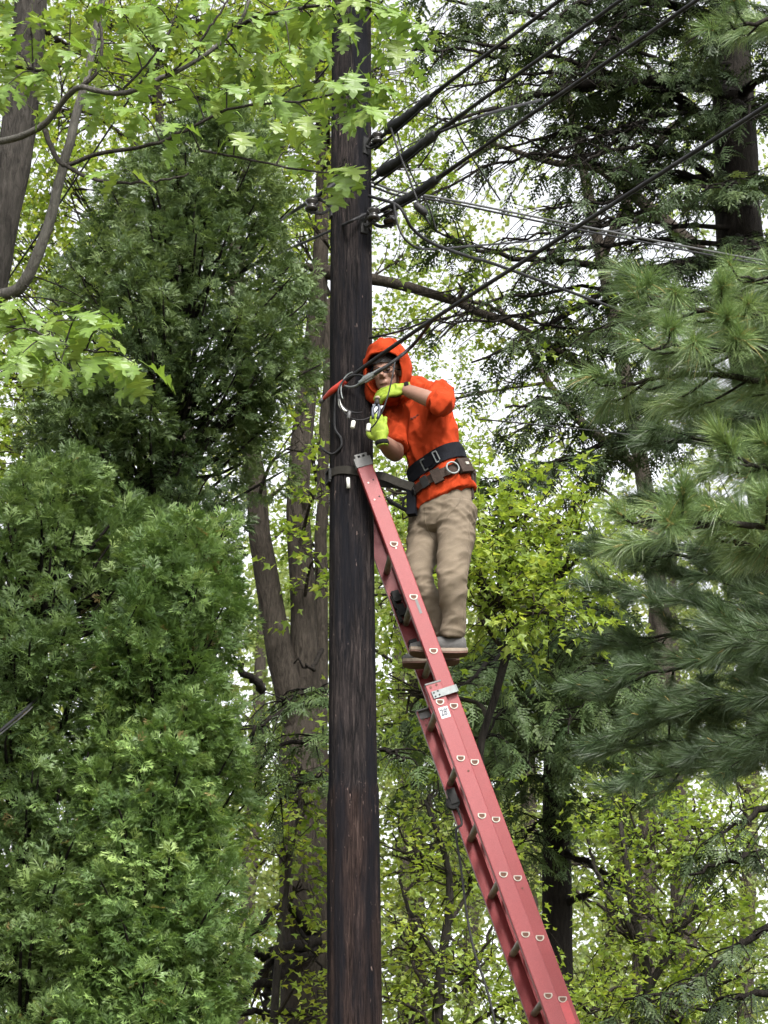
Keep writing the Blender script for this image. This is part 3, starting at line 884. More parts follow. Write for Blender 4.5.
for k in range(5):
    y0 = rc.uniform(-20, 260)
    canopy.append(([(738, y0, 17.3), (745, y0 + 5, 16.4), (740 + rc.uniform(-40, 40), y0 + 15, 15.2)], .03, 1.3))
conifer('hemlock_tree', 'tall dark hemlock with a thick trunk at the upper right edge',
        [(835, 1010, 17.5, .27), (790, 600, 17.5, .25), (742, 270, 17.5, .22), (735, 130, 17.5, .20), (728, 0, 17.5, .18)],
        [([(735, 96, 17.4), (700, 86, 17), (654, 82, 16.5), (560, 88, 16), (495, 108, 15.6), (430, 128, 15.4)], .075, 1.0),
         ([(730, 150, 17.5), (680, 100, 17), (611, 73, 16.6), (520, 50, 16.2), (430, 32, 16)], .06, 1.0),
         ([(735, 262, 17.4), (690, 266, 17), (653, 270, 16.6), (560, 262, 16.2), (483, 252, 16), (430, 228, 16)], .06, .8),
         ([(735, 262, 17.4), (690, 262, 17), (636, 275, 16.6), (590, 300, 16.4), (530, 335, 16.2), (470, 360, 16)], .05, .7),
         ([(728, 20, 17.5), (690, 10, 17), (620, -10, 16.5), (540, -20, 16)], .06, 1.4),
         ([(730, 60, 17.5), (660, 30, 17.2), (580, 20, 17), (500, 10, 16.6), (430, -5, 16.4)], .055, 1.4),
         ([(738, 200, 17.5), (690, 180, 17.2), (640, 190, 17), (590, 210, 16.8)], .04, .7),
         ([(740, 330, 17.5), (680, 345, 17), (610, 352, 16.6), (560, 345, 16.3), (520, 350, 16.2)], .05, 1.5),
         ([(740, 400, 17.5), (680, 400, 17), (610, 405, 16.6), (550, 400, 16.2), (505, 410, 16)], .045, 1.8),
         ([(742, 450, 17.5), (690, 440, 17.2), (640, 440, 17), (580, 455, 16.6), (530, 470, 16.3), (495, 480, 16)], .045, 1.9),
         ([(735, 100, 17.5), (760, 80, 17), (800, 60, 16.5)], .06, 1.2), ([(735, 200, 17.5), (765, 190, 17), (810, 190, 16.5)], .06, 1.2),
         ([(740, 320, 17.4), (700, 300, 16.5), (650, 310, 15.6), (600, 330, 15)], .04, .6),
         ([(730, 110, 17.5), (690, 130, 17.2), (650, 160, 17)], .035, .6)] + canopy,
        'hemlock_leaf', frond=.27, dens=17, droop=.28, twig_len=.6)
conifer('hemlock_tree', 'hemlock with a straight dark trunk and drooping sprays behind the ladder',
        [(558, 1015, 21, .15), (557, 900, 21, .145), (556, 780, 21, .13), (555, 650, 21, .11), (553, 520, 21, .08)],
        [([(556, 700, 21), (520, 690, 20.5), (480, 692, 20), (440, 705, 19.6), (410, 722, 19.4)], .05, 1.5),
         ([(556, 660, 21), (520, 655, 20.6), (480, 662, 20.2), (440, 680, 20)], .05, 1.5),
         ([(556, 740, 21), (520, 735, 20.6), (480, 745, 20.2), (440, 765, 19.8), (400, 790, 19.6)], .05, 1.5),
         ([(556, 780, 21), (530, 778, 20.6), (505, 790, 20.2), (480, 815, 20)], .04, 1.4),
         ([(556, 820, 21), (540, 822, 20.6), (525, 838, 20.3), (510, 860, 20)], .03, 1.2),
         ([(556, 700, 21), (590, 690, 20.6), (630, 700, 20.2), (660, 720, 20)], .04, 1.4),
         ([(556, 760, 21), (590, 750, 20.6), (630, 765, 20.2), (670, 790, 20)], .04, 1.4),
         ([(556, 800, 21), (580, 800, 20.6), (600, 815, 20.4)], .03, 1.2),
         ([(557, 850, 21), (600, 870, 20.6), (660, 925, 20.2)], .04, .3),
         ([(557, 910, 21), (610, 880, 20.6), (640, 850, 20.4)], .04, .3),
         ([(556, 640, 21), (530, 640, 19.5), (500, 655, 18.2), (470, 680, 17.4), (430, 700, 17)], .04, 1.5),
         ([(556, 690, 21), (535, 690, 19.5), (510, 705, 18.2), (480, 735, 17.4)], .04, 1.5),
         ([(556, 720, 21), (545, 720, 19.5), (535, 745, 18.4), (525, 775, 17.8)], .035, 1.3),
         ([(556, 650, 21), (580, 640, 19.5), (600, 655, 18.2), (610, 690, 17.4)], .04, 1.6),
         ([(556, 610, 21), (575, 600, 19.5), (590, 615, 18.4), (600, 645, 17.8)], .035, 1.4),
         ([(556, 700, 21), (580, 705, 19.5), (600, 725, 18.4), (615, 755, 17.8)], .035, 1.4),
         ([(556, 670, 21), (560, 665, 19), (565, 690, 18), (570, 730, 17.4)], .03, 1.4)],
        'hemlock_leaf_light', frond=.26, dens=20, droop=.4, twig_len=.65)
conifer('hemlock_tree', 'hemlock hidden behind the pole with soft sprays reaching over the grey trunk',
        [(352, 1015, 14.4, .10), (352, 800, 14.4, .09), (352, 640, 14.4, .06)],
        [([(350, 720, 14.4), (325, 705, 14.2), (290, 708, 14), (262, 725, 13.8), (245, 745, 13.7)], .025, 1.3),
         ([(350, 750, 14.4), (320, 738, 14.2), (285, 745, 14), (258, 770, 13.9)], .025, 1.3),
         ([(350, 790, 14.4), (325, 780, 14.2), (300, 785, 14), (278, 800, 14)], .02, 1.0),
         ([(350, 690, 14.4), (320, 690, 14.2), (300, 694, 14.1), (280, 705, 14)], .02, 1.0),
         ([(354, 760, 14.4), (385, 750, 14.2), (405, 760, 14)], .02, 1.0)],
        'hemlock_leaf_light', frond=.2, dens=20, droop=.3, twig_len=.4)
conifer('hemlock_tree', 'dark hemlock boughs reaching in from the lower right edge',
        [(860, 1010, 14, .2), (858, 800, 14, .18), (855, 600, 14, .15)],
        [([(858, 860, 14), (800, 850, 13.8), (740, 860, 13.6), (690, 875, 13.4)], .045, 1.1),
         ([(858, 920, 14), (800, 915, 13.8), (740, 945, 13.6), (690, 985, 13.5), (630, 1000, 13.4)], .035, .7),
         ([(858, 990, 14), (800, 985, 13.8), (740, 1000, 13.6), (700, 1010, 13.5)], .04, .9),
         ([(858, 800, 14), (800, 800, 13.8), (750, 815, 13.6), (720, 835, 13.4)], .04, 1.0)],
        'hemlock_leaf', frond=.2, dens=18, droop=.32, twig_len=.5)

# arborvitae on the left
ag = 'arborvitae left of the pole'
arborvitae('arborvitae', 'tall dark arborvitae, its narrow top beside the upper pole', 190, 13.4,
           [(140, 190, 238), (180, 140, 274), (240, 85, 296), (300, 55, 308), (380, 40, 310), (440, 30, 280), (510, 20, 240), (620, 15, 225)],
           'cedar_leaf_shaded', 34, 10, 62, .082, 11, ag)
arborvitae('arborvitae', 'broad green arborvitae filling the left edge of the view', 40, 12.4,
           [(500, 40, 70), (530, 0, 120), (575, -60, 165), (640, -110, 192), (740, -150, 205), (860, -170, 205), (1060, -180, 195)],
           'cedar_leaf_half_shaded', 30, 12, 62, .078, 12, ag)
arborvitae('arborvitae', 'bright green arborvitae with lumpy crown closest to the pole, lower left', 150, 11.9,
           [(565, 185, 205), (600, 145, 226), (660, 112, 234), (740, 85, 240), (860, 75, 252), (960, 65, 234), (1060, 55, 220)],
           'cedar_leaf', 30, 10, 64, .075, 13, ag)

# white pine at the right
def build_pine():
    Y0 = 7.6
    b = P(930, 900, Y0)
    root = thing('white_pine', (b[0], b[1], float(ground_z(b[0], b[1]))), 'white pine with long soft needles reaching in from the right edge', 'tree')
    add_trunk(root, [(935, 1000, Y0, .17), (930, 500, Y0, .15), (925, 100, Y0, .12), (920, -100, Y0, .1)], 'bark_dark')
    near = [([(928, 330, 7.6), (850, 320, 7.2), (760, 315, 6.9), (690, 310, 6.7), (645, 300, 6.6)], .02),
            ([(928, 370, 7.6), (850, 385, 7.2), (760, 380, 7.0), (680, 375, 6.9), (620, 385, 6.8)], .02),
            ([(928, 400, 7.6), (850, 350, 7.1), (770, 345, 6.8), (700, 350, 6.6), (660, 345, 6.5)], .018),
            ([(928, 480, 7.6), (860, 470, 7.1), (790, 470, 6.7), (740, 462, 6.5)], .016),
            ([(928, 540, 7.6), (850, 530, 7.0), (770, 525, 6.6), (700, 525, 6.4), (650, 515, 6.3)], .018),
            ([(928, 290, 7.6), (850, 285, 7.2), (800, 280, 6.9), (750, 280, 6.8)], .016),
            ([(928, 30, 7.8), (860, 25, 7.5), (800, 20, 7.3), (755, 22, 7.2), (725, 30, 7.1)], .016),
            ([(928, 560, 7.6), (860, 555, 7.2), (790, 548, 6.9), (735, 545, 6.7)], .016)]
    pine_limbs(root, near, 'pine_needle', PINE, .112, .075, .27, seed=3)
    farl = [([(930, 640, 8.6), (850, 620, 9.2), (760, 610, 9.6), (680, 600, 10), (600, 585, 10.2)], .022),
            ([(930, 700, 8.6), (850, 670, 9.2), (760, 660, 9.5), (680, 665, 9.8), (610, 690, 10)], .022),
            ([(930, 760, 8.6), (850, 720, 9.2), (770, 700, 9.5), (690, 715, 9.7), (620, 740, 9.9)], .022),
            ([(930, 800, 8.6), (850, 770, 9.0), (770, 755, 9.3), (700, 765, 9.5), (640, 780, 9.6)], .02),
            ([(930, 590, 8.6), (850, 570, 9.2), (770, 560, 9.6), (700, 555, 10), (640, 560, 10.4)], .022),
            ([(930, 520, 8.6), (850, 480, 9.2), (770, 450, 9.8), (700, 440, 10), (660, 445, 10.2)], .022),
            ([(930, 440, 8.6), (840, 430, 9.0), (770, 420, 9.4), (720, 415, 9.6)], .02),
            ([(930, 660, 8.4), (850, 640, 8.6), (790, 635, 8.7), (740, 640, 8.8)], .02),
            ([(930, 740, 8.4), (850, 730, 8.7), (790, 735, 8.8), (730, 745, 9)], .02),
            ([(930, 400, 8.6), (840, 400, 9.0), (760, 400, 9.6), (690, 400, 10), (630, 410, 10.2)], .02),
            ([(930, 620, 8.8), (850, 600, 9.6), (760, 585, 10.2), (680, 570, 10.6), (610, 545, 10.8)], .02),
            ([(930, 680, 8.8), (850, 650, 9.6), (770, 640, 10), (690, 635, 10.4), (620, 640, 10.6)], .02),
            ([(930, 720, 8.6), (850, 700, 9.0), (780, 690, 9.3), (720, 700, 9.5), (660, 715, 9.7)], .02),
            ([(930, 780, 8.6), (850, 750, 9.2), (780, 730, 9.6), (720, 735, 9.8), (670, 755, 10)], .02),
            ([(930, 560, 8.6), (850, 540, 9.4), (770, 520, 10), (700, 505, 10.4), (650, 500, 10.6)], .02),
            ([(930, 470, 8.6), (850, 450, 9.4), (780, 430, 9.9), (720, 400, 10.2), (670, 385, 10.4)], .02),
            ([(930, 360, 8.6), (850, 345, 9.2), (790, 340, 9.6), (740, 340, 9.8)], .02)]
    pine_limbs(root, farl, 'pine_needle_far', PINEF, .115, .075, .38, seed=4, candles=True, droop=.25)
build_pine()
# ================================================================== red oak in front, upper left
def oak_leaf_mesh(seed):
    r = np.random.default_rng(seed)
    half = [(.0, .0), (.05, .06), (.16, .13), (.28, .14), (.22, .22), (.10, .29), (.24, .36), (.40, .40), (.36, .45), (.44, .52), (.30, .52), (.12, .56), (.22, .66), (.36, .74), (.26, .75), (.28, .83), (.16, .78), (.08, .82), (.12, .92), (.0, 1.03)]
    V = []; F = []
    cup = r.uniform(.10, .35); droop = r.uniform(.12, .42); tw = r.normal(0, .12)
    ys = [h[1] for h in half]
    def bend(x, y):
        z = -droop * y * y + cup * abs(x) * .55 + tw * x * y + .02 * math.sin(y * 17 + x * 9)
        return (x, y - droop * .25 * y * y, z)
    n = len(half)
    for s in (-1, 1):
        b = len(V)
        for (x, y) in half:
            V.append(bend(s * x * r.uniform(.9, 1.08), y)); V.append(bend(0, y * .97))
        for i in range(n - 1):
            f = (b + 2 * i, b + 2 * i + 1, b + 2 * i + 3, b + 2 * i + 2)
            F.append(f if s > 0 else f[::-1])
    # petiole
    V2, F2 = tube(np.array([(0, -.28, .03), (0, -.1, .02), (0, .02, 0)]), [.010, .009, .010], 4, cap=False)
    mb = MB().add(np.array(V), F, 0, r.uniform(.2, .9)); mb.add(V2, F2, 0, .6)
    me = mb.mesh('leaf', smooth=False)
    me.materials.append(MATS['oak_leaf'])
    return me
OAK = [oak_leaf_mesh(i) for i in range(9)]

def build_oak():
    r = np.random.default_rng(21)
    base = P(-30, 420, 10.6)
    root = thing('red_oak', (base[0], base[1], float(ground_z(base[0], base[1]))), 'oak at the left edge with fresh light green lobed leaves hanging over the pole top', 'tree')
    add_trunk(root, [(-50, 520, 10.6, .12), (-30, 380, 10.6, .11), (-14, 300, 10.6, .105), (2, 215, 10.6, .10), (17, 142, 10.6, .098), (25, 71, 10.6, .095), (31, 0, 10.6, .092), (36, -120, 10.6, .085)], 'bark_oak', n=28, dn=5, jag=.03)
    brs = [([(0, 296, 10.5), (22, 285, 10.4), (45, 235, 10.3), (60, 180, 10.25), (75, 120, 10.2), (90, 60, 10.2), (104, -10, 10.1), (112, -60, 10.1)], .036, .016),
           ([(-20, 140, 10.3), (8, 140, 10.2), (42, 126, 10.1), (62, 103, 10.0), (80, 88, 9.9), (120, 93, 9.8), (160, 80, 9.7), (205, 55, 9.6), (235, 28, 9.6), (252, -6, 9.6)], .0205, .009),
           ([(45, 130, 10.1), (52, 148, 10.1), (65, 165, 10.05), (95, 155, 10), (150, 145, 9.8), (190, 128, 9.7), (242, 106, 9.6), (300, 102, 9.4)], .016, .006),
           ([(65, 165, 10.05), (85, 176, 10), (110, 182, 9.9), (150, 182, 9.8), (188, 174, 9.7)], .012, .005),
           ([(235, 28, 9.6), (262, 16, 9.5), (310, 7, 9.4), (350, 5, 9.3), (395, 14, 9.2)], .012, .006),
           ([(300, 102, 9.4), (330, 95, 9.35), (352, 88, 9.3), (372, 70, 9.25)], .006, .004),
           ([(200, 150, 9.7), (240, 158, 9.65), (290, 168, 9.5), (330, 172, 9.4), (345, 160, 9.4)], .007, .004),
           ([(-60, 330, 10), (-20, 325, 9.9), (30, 330, 9.7), (60, 345, 9.6), (95, 352, 9.5)], .012, .005),
           ([(80, 88, 9.9), (98, 70, 9.9), (102, 40, 9.9), (98, 5, 9.9)], .012, .008),
           ([(160, 80, 9.7), (185, 60, 9.6), (215, 20, 9.5), (232, -10, 9.5)], .008, .005),
           ([(-20, 60, 10), (10, 65, 9.8), (45, 70, 9.7), (70, 62, 9.6)], .012, .005),
           ([(120, 93, 9.8), (150, 60, 9.7), (170, 30, 9.7), (180, -10, 9.7)], .007, .004)]
    allp = []
    for pts, r0, r1 in brs:
        lp = limb_path(pts, .004, 34)
        MB().tube(lp, np.linspace(r0, r1, len(lp)), 9, jag=.03).build('branch', MATS['bark_stem' if r0 in (.036, .0205) else 'bark_oak'], root, smooth=True)
        allp.append(lp)
    cand = np.concatenate(allp)
    cl = [(14, 60, 7), (42, 82, 7), (66, 58, 5), (8, 92, 4), (30, 35, 5), (70, 20, 4), (118, 18, 5), (150, 12, 5), (178, 28, 5), (205, 8, 5), (232, 30, 6), (262, 22, 6), (292, 10, 6), (322, 8, 5), (352, 6, 6), (384, 14, 6), (408, 34, 6),
          (392, 52, 4), (252, 62, 5), (226, 96, 5), (290, 60, 6), (306, 92, 5), (272, 98, 5), (330, 92, 5), (352, 78, 5), (374, 92, 6), (366, 116, 6), (350, 112, 3), (346, 176, 7), (236, 142, 4), (288, 160, 4), (254, 34, 4), (318, 40, 5), (340, 34, 4),
          (130, 50, 4), (160, 75, 3), (186, 92, 4), (140, 120, 4), (120, 178, 3), (182, 132, 3), (200, 60, 4), (100, 95, 3), (275, 128, 4), (310, 125, 4), (225, 62, 4), (245, 6, 4),
          (8, 312, 6), (30, 322, 6), (46, 345, 6), (22, 362, 5), (78, 322, 6), (96, 340, 6), (108, 362, 5), (134, 372, 4), (60, 372, 4), (2, 345, 3)]
    tw = MB(); count = 0
    for px, py, n in cl:
        c0 = P(px, py, 9.6)
        k = np.argmin(np.linalg.norm(cand - c0, axis=1))
        c = P(px, py, float(np.clip(cand[k][1] - .05 + r.normal(0, .10), 9.0, 10.1)))
        a = cand[k]
        tip = c + np.array([0, 0, .05])
        q = spline([a, (a + tip) / 2 + np.array([0, 0, .03]), tip], 7)
        V, F = tube(q, np.linspace(.005, .0028, 7), 5, cap=False); tw.add(V, F)
        d = norm(tip - a + np.array([1e-3, 0, 0]))
        for i in range(n):
            if count >= 292: break
            ang = 2 * math.pi * i / n + r.uniform(-.4, .4)
            side = np.array([math.cos(ang), math.sin(ang), 0])
            y = norm(side * r.uniform(.5, 1.0) + d * .25 + np.array([0, 0, r.uniform(-1.0, -.15)]))
            z = norm(np.array([0, -.35, 1.0]) + side * .5 + r.normal(0, .25, 3))
            S = .185 * r.uniform(.6, 1.15)
            M = axes_from(y[None], z[None])[0] * S
            pos = tip + y * S * .25 + r.normal(0, .012, 3)
            o = bpy.data.objects.new('leaf', OAK[r.integers(0, 9)]); col.objects.link(o)
            o.parent = root; o.matrix_parent_inverse = parent_chain(root).inverted()
            m4 = Matrix([[*M[0], pos[0]], [*M[1], pos[1]], [*M[2], pos[2]], [0, 0, 0, 1]])
            o.matrix_basis = m4
            count += 1
    # the smaller, farther leaves of the same crown
    fo = MB(); arr = []
    for me in OAK:
        V, _ = np.array([v.co[:] for v in me.vertices]), 0
        F = np.array([list(p.vertices) for p in me.polygons])
        arr.append((V, F))
    for k in range(290):
        if r.uniform() < .8: px, py = r.uniform(-30, 440), r.uniform(-60, 125) * (1 if r.uniform() < .8 else .5)
        else: px, py = r.uniform(-30, 110), r.uniform(305, 375)
        if px > 300 and py > 60 and r.uniform() < .7: continue
        c = P(px, py, r.uniform(9.9, 11.2))
        ang = r.uniform(0, 2 * math.pi); side = np.array([math.cos(ang), math.sin(ang), 0])
        y = norm(side + np.array([0, 0, r.uniform(-1.0, -.1)])); z = norm(np.array([0, -.35, 1.0]) + side * .5 + r.normal(0, .3, 3))
        M = axes_from(y[None], z[None]) * .17 * r.uniform(.6, 1.1)
        V, F = arr[r.integers(0, 9)]
        V2, F2 = scatter(V, F, M, c[None]); fo.add(V2, F2, 0, r.uniform(.1, .9))
        if k % 3 == 0:
            j = np.argmin(np.linalg.norm(cand - c, axis=1))
            if np.linalg.norm(cand[j] - c) < .9:
                V, F = tube(spline([cand[j], (cand[j] + c) / 2 + np.array([0, 0, .04]), c], 6), np.linspace(.005, .0025, 6), 4, cap=False); tw.add(V, F)
    tag(fo.build('foliage', MATS['oak_leaf'], root), kind='stuff')
    tag(tw.build('twigs', MATS['bark_oak'], root, smooth=True), kind='stuff')
    print('oak leaves', count)
build_oak()
# ================================================================== utility pole
def pole_material():
    m, t, out = nodes('creosote_wood')
    tc = N(t, 'ShaderNodeTexCoord')
    mp = N(t, 'ShaderNodeMapping'); mp.inputs['Scale'].default_value = (1, 1, .07)
    t.links.new(tc.outputs['Object'], mp.inputs['Vector'])
    n1 = N(t, 'ShaderNodeTexNoise', Scale=60.0, Detail=11.0, Roughness=.78, Distortion=1.4)
    t.links.new(mp.outputs[0], n1.inputs['Vector'])
    c1 = ramp(t, n1.outputs['Fac'], [(.34, (.002, .002, .0025)), (.46, (.010, .009, .0095)), (.58, (.032, .026, .025)), (.72, (.085, .068, .062))])
    # brown lower part, ragged edge
    sep = N(t, 'ShaderNodeSeparateXYZ'); t.links.new(tc.outputs['Object'], sep.inputs[0])
    n2 = N(t, 'ShaderNodeTexNoise', Scale=9.0, Detail=6.0); t.links.new(tc.outputs['Object'], n2.inputs['Vector'])
    ad = N(t, 'ShaderNodeMath', _operation='MULTIPLY_ADD'); ad.inputs[1].default_value = .25
    t.links.new(n2.outputs['Fac'], ad.inputs[0]); t.links.new(sep.outputs[2], ad.inputs[2])
    zl = float(P(354, 786, 10.4)[2])
    f = N(t, 'ShaderNodeMapRange'); f.inputs[1].default_value = zl + .1; f.inputs[2].default_value = zl + .16
    f.inputs[3].default_value = 1; f.inputs[4].default_value = 0
    t.links.new(ad.outputs[0], f.inputs[0])
    c2 = ramp(t, n1.outputs['Fac'], [(.34, (.0025, .002, .002)), (.46, (.015, .0105, .0098)), (.58, (.04, .027, .0235)), (.72, (.105, .075, .065))])
    mx = N(t, 'ShaderNodeMix', _data_type='RGBA')
    t.links.new(f.outputs[0], mx.inputs[0]); t.links.new(c1, mx.inputs[6]); t.links.new(c2, mx.inputs[7])
    # dark tar streaks
    mp3 = N(t, 'ShaderNodeMapping'); mp3.inputs['Scale'].default_value = (1, 1, .12)
    t.links.new(tc.outputs['Object'], mp3.inputs['Vector'])
    n3 = N(t, 'ShaderNodeTexNoise', Scale=11.0, Detail=5.0, Roughness=.6); t.links.new(mp3.outputs[0], n3.inputs['Vector'])
    f3 = ramp(t, n3.outputs['Fac'], [(.44, (0, 0, 0)), (.60, (.85, .85, .85))])
    mx3 = N(t, 'ShaderNodeMix', _data_type='RGBA'); t.links.new(f3, mx3.inputs[0]); t.links.new(mx.outputs[2], mx3.inputs[6])
    mx3.inputs[7].default_value = (.0075, .008, .0105, 1)
    # pale splinter flecks
    mp4 = N(t, 'ShaderNodeMapping'); mp4.inputs['Scale'].default_value = (1, 1, .3)
    t.links.new(tc.outputs['Object'], mp4.inputs['Vector'])
    n4 = N(t, 'ShaderNodeTexNoise', Scale=58.0, Detail=3.0, Roughness=.5); t.links.new(mp4.outputs[0], n4.inputs['Vector'])
    bm = N(t, 'ShaderNodeMapRange'); bm.inputs[1].default_value = zl - .75; bm.inputs[2].default_value = zl + .02; bm.inputs[3].default_value = .0; bm.inputs[4].default_value = .055
    t.links.new(sep.outputs[2], bm.inputs[0])
    lt = N(t, 'ShaderNodeMath', _operation='LESS_THAN'); lt.inputs[1].default_value = zl + .03; t.links.new(sep.outputs[2], lt.inputs[0])
    bm2 = N(t, 'ShaderNodeMath', _operation='MULTIPLY'); t.links.new(bm.outputs[0], bm2.inputs[0]); t.links.new(lt.outputs[0], bm2.inputs[1])
    n4a = N(t, 'ShaderNodeMath', _operation='ADD'); t.links.new(n4.outputs['Fac'], n4a.inputs[0]); t.links.new(bm2.outputs[0], n4a.inputs[1])
    f4 = ramp(t, n4a.outputs[0], [(.71, (0, 0, 0)), (.77, (1, 1, 1))])
    mx4 = N(t, 'ShaderNodeMix', _data_type='RGBA'); t.links.new(f4, mx4.inputs[0]); t.links.new(mx3.outputs[2], mx4.inputs[6])
    mx4.inputs[7].default_value = (.17, .125, .11, 1)
    p = N(t, 'ShaderNodeBsdfPrincipled', Roughness=.9); p.inputs['Specular IOR Level'].default_value = .05
    t.links.new(mx4.outputs[2], p.inputs['Base Color'])
    bp = N(t, 'ShaderNodeBump', Strength=1.0, Distance=.02); t.links.new(n1.outputs['Fac'], bp.inputs['Height'])
    t.links.new(bp.outputs[0], p.inputs['Normal']); t.links.new(p.outputs[0], out.inputs['Surface'])
pole_material()
surf('black_rubber', (.008, .008, .009), .65, var=.3, scale=40, bump=.2)
surf('cable_black', (.008, .008, .009), .6, var=.35, scale=30, second=(.025, .025, .027), spec=.2)
surf('cable_grey', (.055, .055, .056), .5, var=.3, scale=30)
surf('steel_galv', (.14, .155, .155), .55, .4, var=.2, scale=50, second=(.12, .115, .11))
surf('steel_dark', (.022, .022, .022), .7, .2, spec=.15, var=.3, scale=40)
surf('porcelain_black', (.02, .018, .018), .25, var=.2, scale=20)
surf('orange_boot', (.36, .03, .016), .5, var=.15, scale=30)
surf('white_plastic', (.45, .45, .42), .5, var=.08, scale=40)
surf('tape_wrap', (.010, .0105, .012), .6, var=.4, scale=25, bump=.5, bscale=50, second=(.04, .043, .043), thresh=(.5, .7), spec=.2)

POLE_Y = 10.5
def pole_axis(z):
    zb = float(P(354, 1020, POLE_Y)[2]); zt = float(P(351.5, 30, POLE_Y)[2])
    xb = float(P(354.5, 1020, POLE_Y)[0]); xm = float(P(351.5, 30, POLE_Y)[0])
    t = (z - zb) / (zt - zb)
    return np.array([xb + (xm - xb) * t - .008 * math.sin(min(max(t, 0), 1) * math.pi), POLE_Y, z])
def pole_radius(z):
    z0 = float(P(354, 1020, POLE_Y)[2]); z1 = float(P(351, 500, POLE_Y)[2]); z2 = float(P(351, 30, POLE_Y)[2])
    return float(np.interp(z, [0.5, z0, z1, z2, z2 + 3], [.137, .1255, .1150, .1130, .109]))
def pole_at(px, py, off=0.0):
    """point on the pole's camera-facing surface under a pixel, lifted by off"""
    q = P(px, py, POLE_Y); z = q[2]
    for _ in range(3):
        ax = pole_axis(z); r = pole_radius(z) + off
        dx = np.clip(q[0] - ax[0], -r * .98, r * .98)
        y = POLE_Y - math.sqrt(max(r * r - dx * dx, 1e-6))
        q = P(px, py, y); z = q[2]
    return q

gz = float(ground_z(-.15, POLE_Y))
pole = thing('utility_pole', (float(pole_axis(gz)[0]), POLE_Y, gz), 'dark creosote-stained wooden utility pole that the red ladder leans on', 'pole')
def build_pole():
    n, m = 120, 300
    zs = np.linspace(gz - .3, 11.2, m)
    zl = float(P(354, 786, 10.4)[2])
    a = np.arange(n) * 2 * math.pi / n
    r = np.random.default_rng(5)
    checks = [(r.uniform(0, 2 * math.pi), r.uniform(gz, 9), r.uniform(.5, 2.2), r.uniform(.003, .010), r.uniform(.012, .03)) for _ in range(90)]
    V = np.zeros((m, n, 3))
    for i, z in enumerate(zs):
        ax = pole_axis(z); rr = np.full(n, pole_radius(z))
        rr += .0022 * np.sin(3 * a + .4 * z) + .0018 * np.sin(7 * a + .7 * z + 1)
        for k in range(n):
            rr[k] += .0022 * mnoise.noise(Vector((math.cos(a[k]) * 9, math.sin(a[k]) * 9, z * .6)))
            rr[k] += .0016 * mnoise.noise(Vector((math.cos(a[k]) * 26, math.sin(a[k]) * 26, z * 1.1)))
        for (ca, cz, cl, cd, cw) in checks:
            w = max(0, 1 - abs(z - cz) / cl)
            if w > 0:
                d = (a - ca - .03 * math.sin(z * 3) + math.pi) % (2 * math.pi) - math.pi
                rr -= cd * w * np.exp(-(d / cw) ** 2)
        lip = zl + .025 * np.sin(5 * a + 1) + .012 * np.sin(13 * a)
        rr += np.where(z < lip, .007, 0) * np.exp(-np.maximum(lip - z, 0) * .5)
        V[i, :, 0] = ax[0] + np.cos(a) * rr; V[i, :, 1] = ax[1] + np.sin(a) * rr; V[i, :, 2] = z
    i = np.arange(m - 1)[:, None]; j = np.arange(n)[None]; j2 = (j + 1) % n
    F = np.stack([i * n + j, i * n + j2, (i + 1) * n + j2, (i + 1) * n + j], -1).reshape(-1, 4)
    mb = MB().add(V.reshape(-1, 3), F)
    mb.add(V[-1], [tuple(range(n))])
    mb.build('shaft', MATS['creosote_wood'], pole, smooth=True)
build_pole()

def clevis(px, py, off, d, sc_=1.0, spool=True):
    """secondary rack: steel clevis strap bolted to the pole with a dark spool insulator and looped tie"""
    p = pole_at(px, py, .004); d = norm(np.array(d, float))
    up = np.array([0, 0, 1.0]); sd = norm(np.cross(up, d))
    mb = MB()
    for s in (-1, 1):
        mb.tube(spline([p, p + d * .05 * sc_ + up * .042 * s * sc_, p + d * .125 * sc_ + up * .04 * s * sc_], 8), .009 * sc_, 6)
    mb.tube(np.array([p + d * .11 * sc_ - up * .055 * sc_, p + d * .11 * sc_ + up * .055 * sc_]), .008 * sc_, 8)
    mb.box(p, (d, sd, up), (.006, .022, .06 * sc_))
    br = mb.build('insulator_bracket', MATS['steel_dark'], pole, smooth=False)
    c = p + d * .11 * sc_
    zz = np.array([-.036, -.03, -.018, -.006, .006, .018, .03, .036]) * sc_
    rr = np.array([.02, .036, .038, .024, .024, .038, .036, .02]) * sc_
    MB().tube(np.array([c + up * z for z in zz]), rr, 14).build('insulator_spool', MATS['porcelain_black'], br, smooth=True)
    return c

clevis(331, 208, 0, (-1, -.25, 0))
clevis(364, 224, 0, (.55, -1, 0))
clevis(370, 220, 0, (1, -.35, -.1), 1.1)
clevis(366, 146, 0, (.7, -.8, 0), .9)
# ground moulding strip and a bolt end
MB().tube(np.array([pole_at(348, 478, .016), pole_at(348.5, 488, .018)]), .010, 6).build('wooden_peg', MATS['white_plastic'], pole, smooth=True)

# ================================================================== cables
def cable(name, label, pts, r, mat='cable_black', cat='cable', group=None, n=40, sides=8, parent=None):
    p = spline(np.array(pts), n)
    rr = interp(r, n) if hasattr(r, '__len__') else r
    o = MB().tube(p, rr, sides).build(name, MATS[mat], parent, smooth=True)
    if parent is None: tag(o, label, cat, group)
    return o, p

def lumpy(p, r0, r1, k, seed, mat, parent, name):
    r = np.random.default_rng(seed)
    q = spline(p, 26)
    rr = interp([r0, r1], 26) * (1 + .22 * np.abs(np.sin(np.linspace(0, k, 26))) + r.normal(0, .05, 26))
    rr[0] *= .5; rr[-1] *= .5
    MB().tube(q, rr, 10, jag=.05).build(name, MATS[mat], parent, smooth=True)

def ext(a, b, t):
    return a + (b - a) * t
gm = 'power cables rising to the top right'
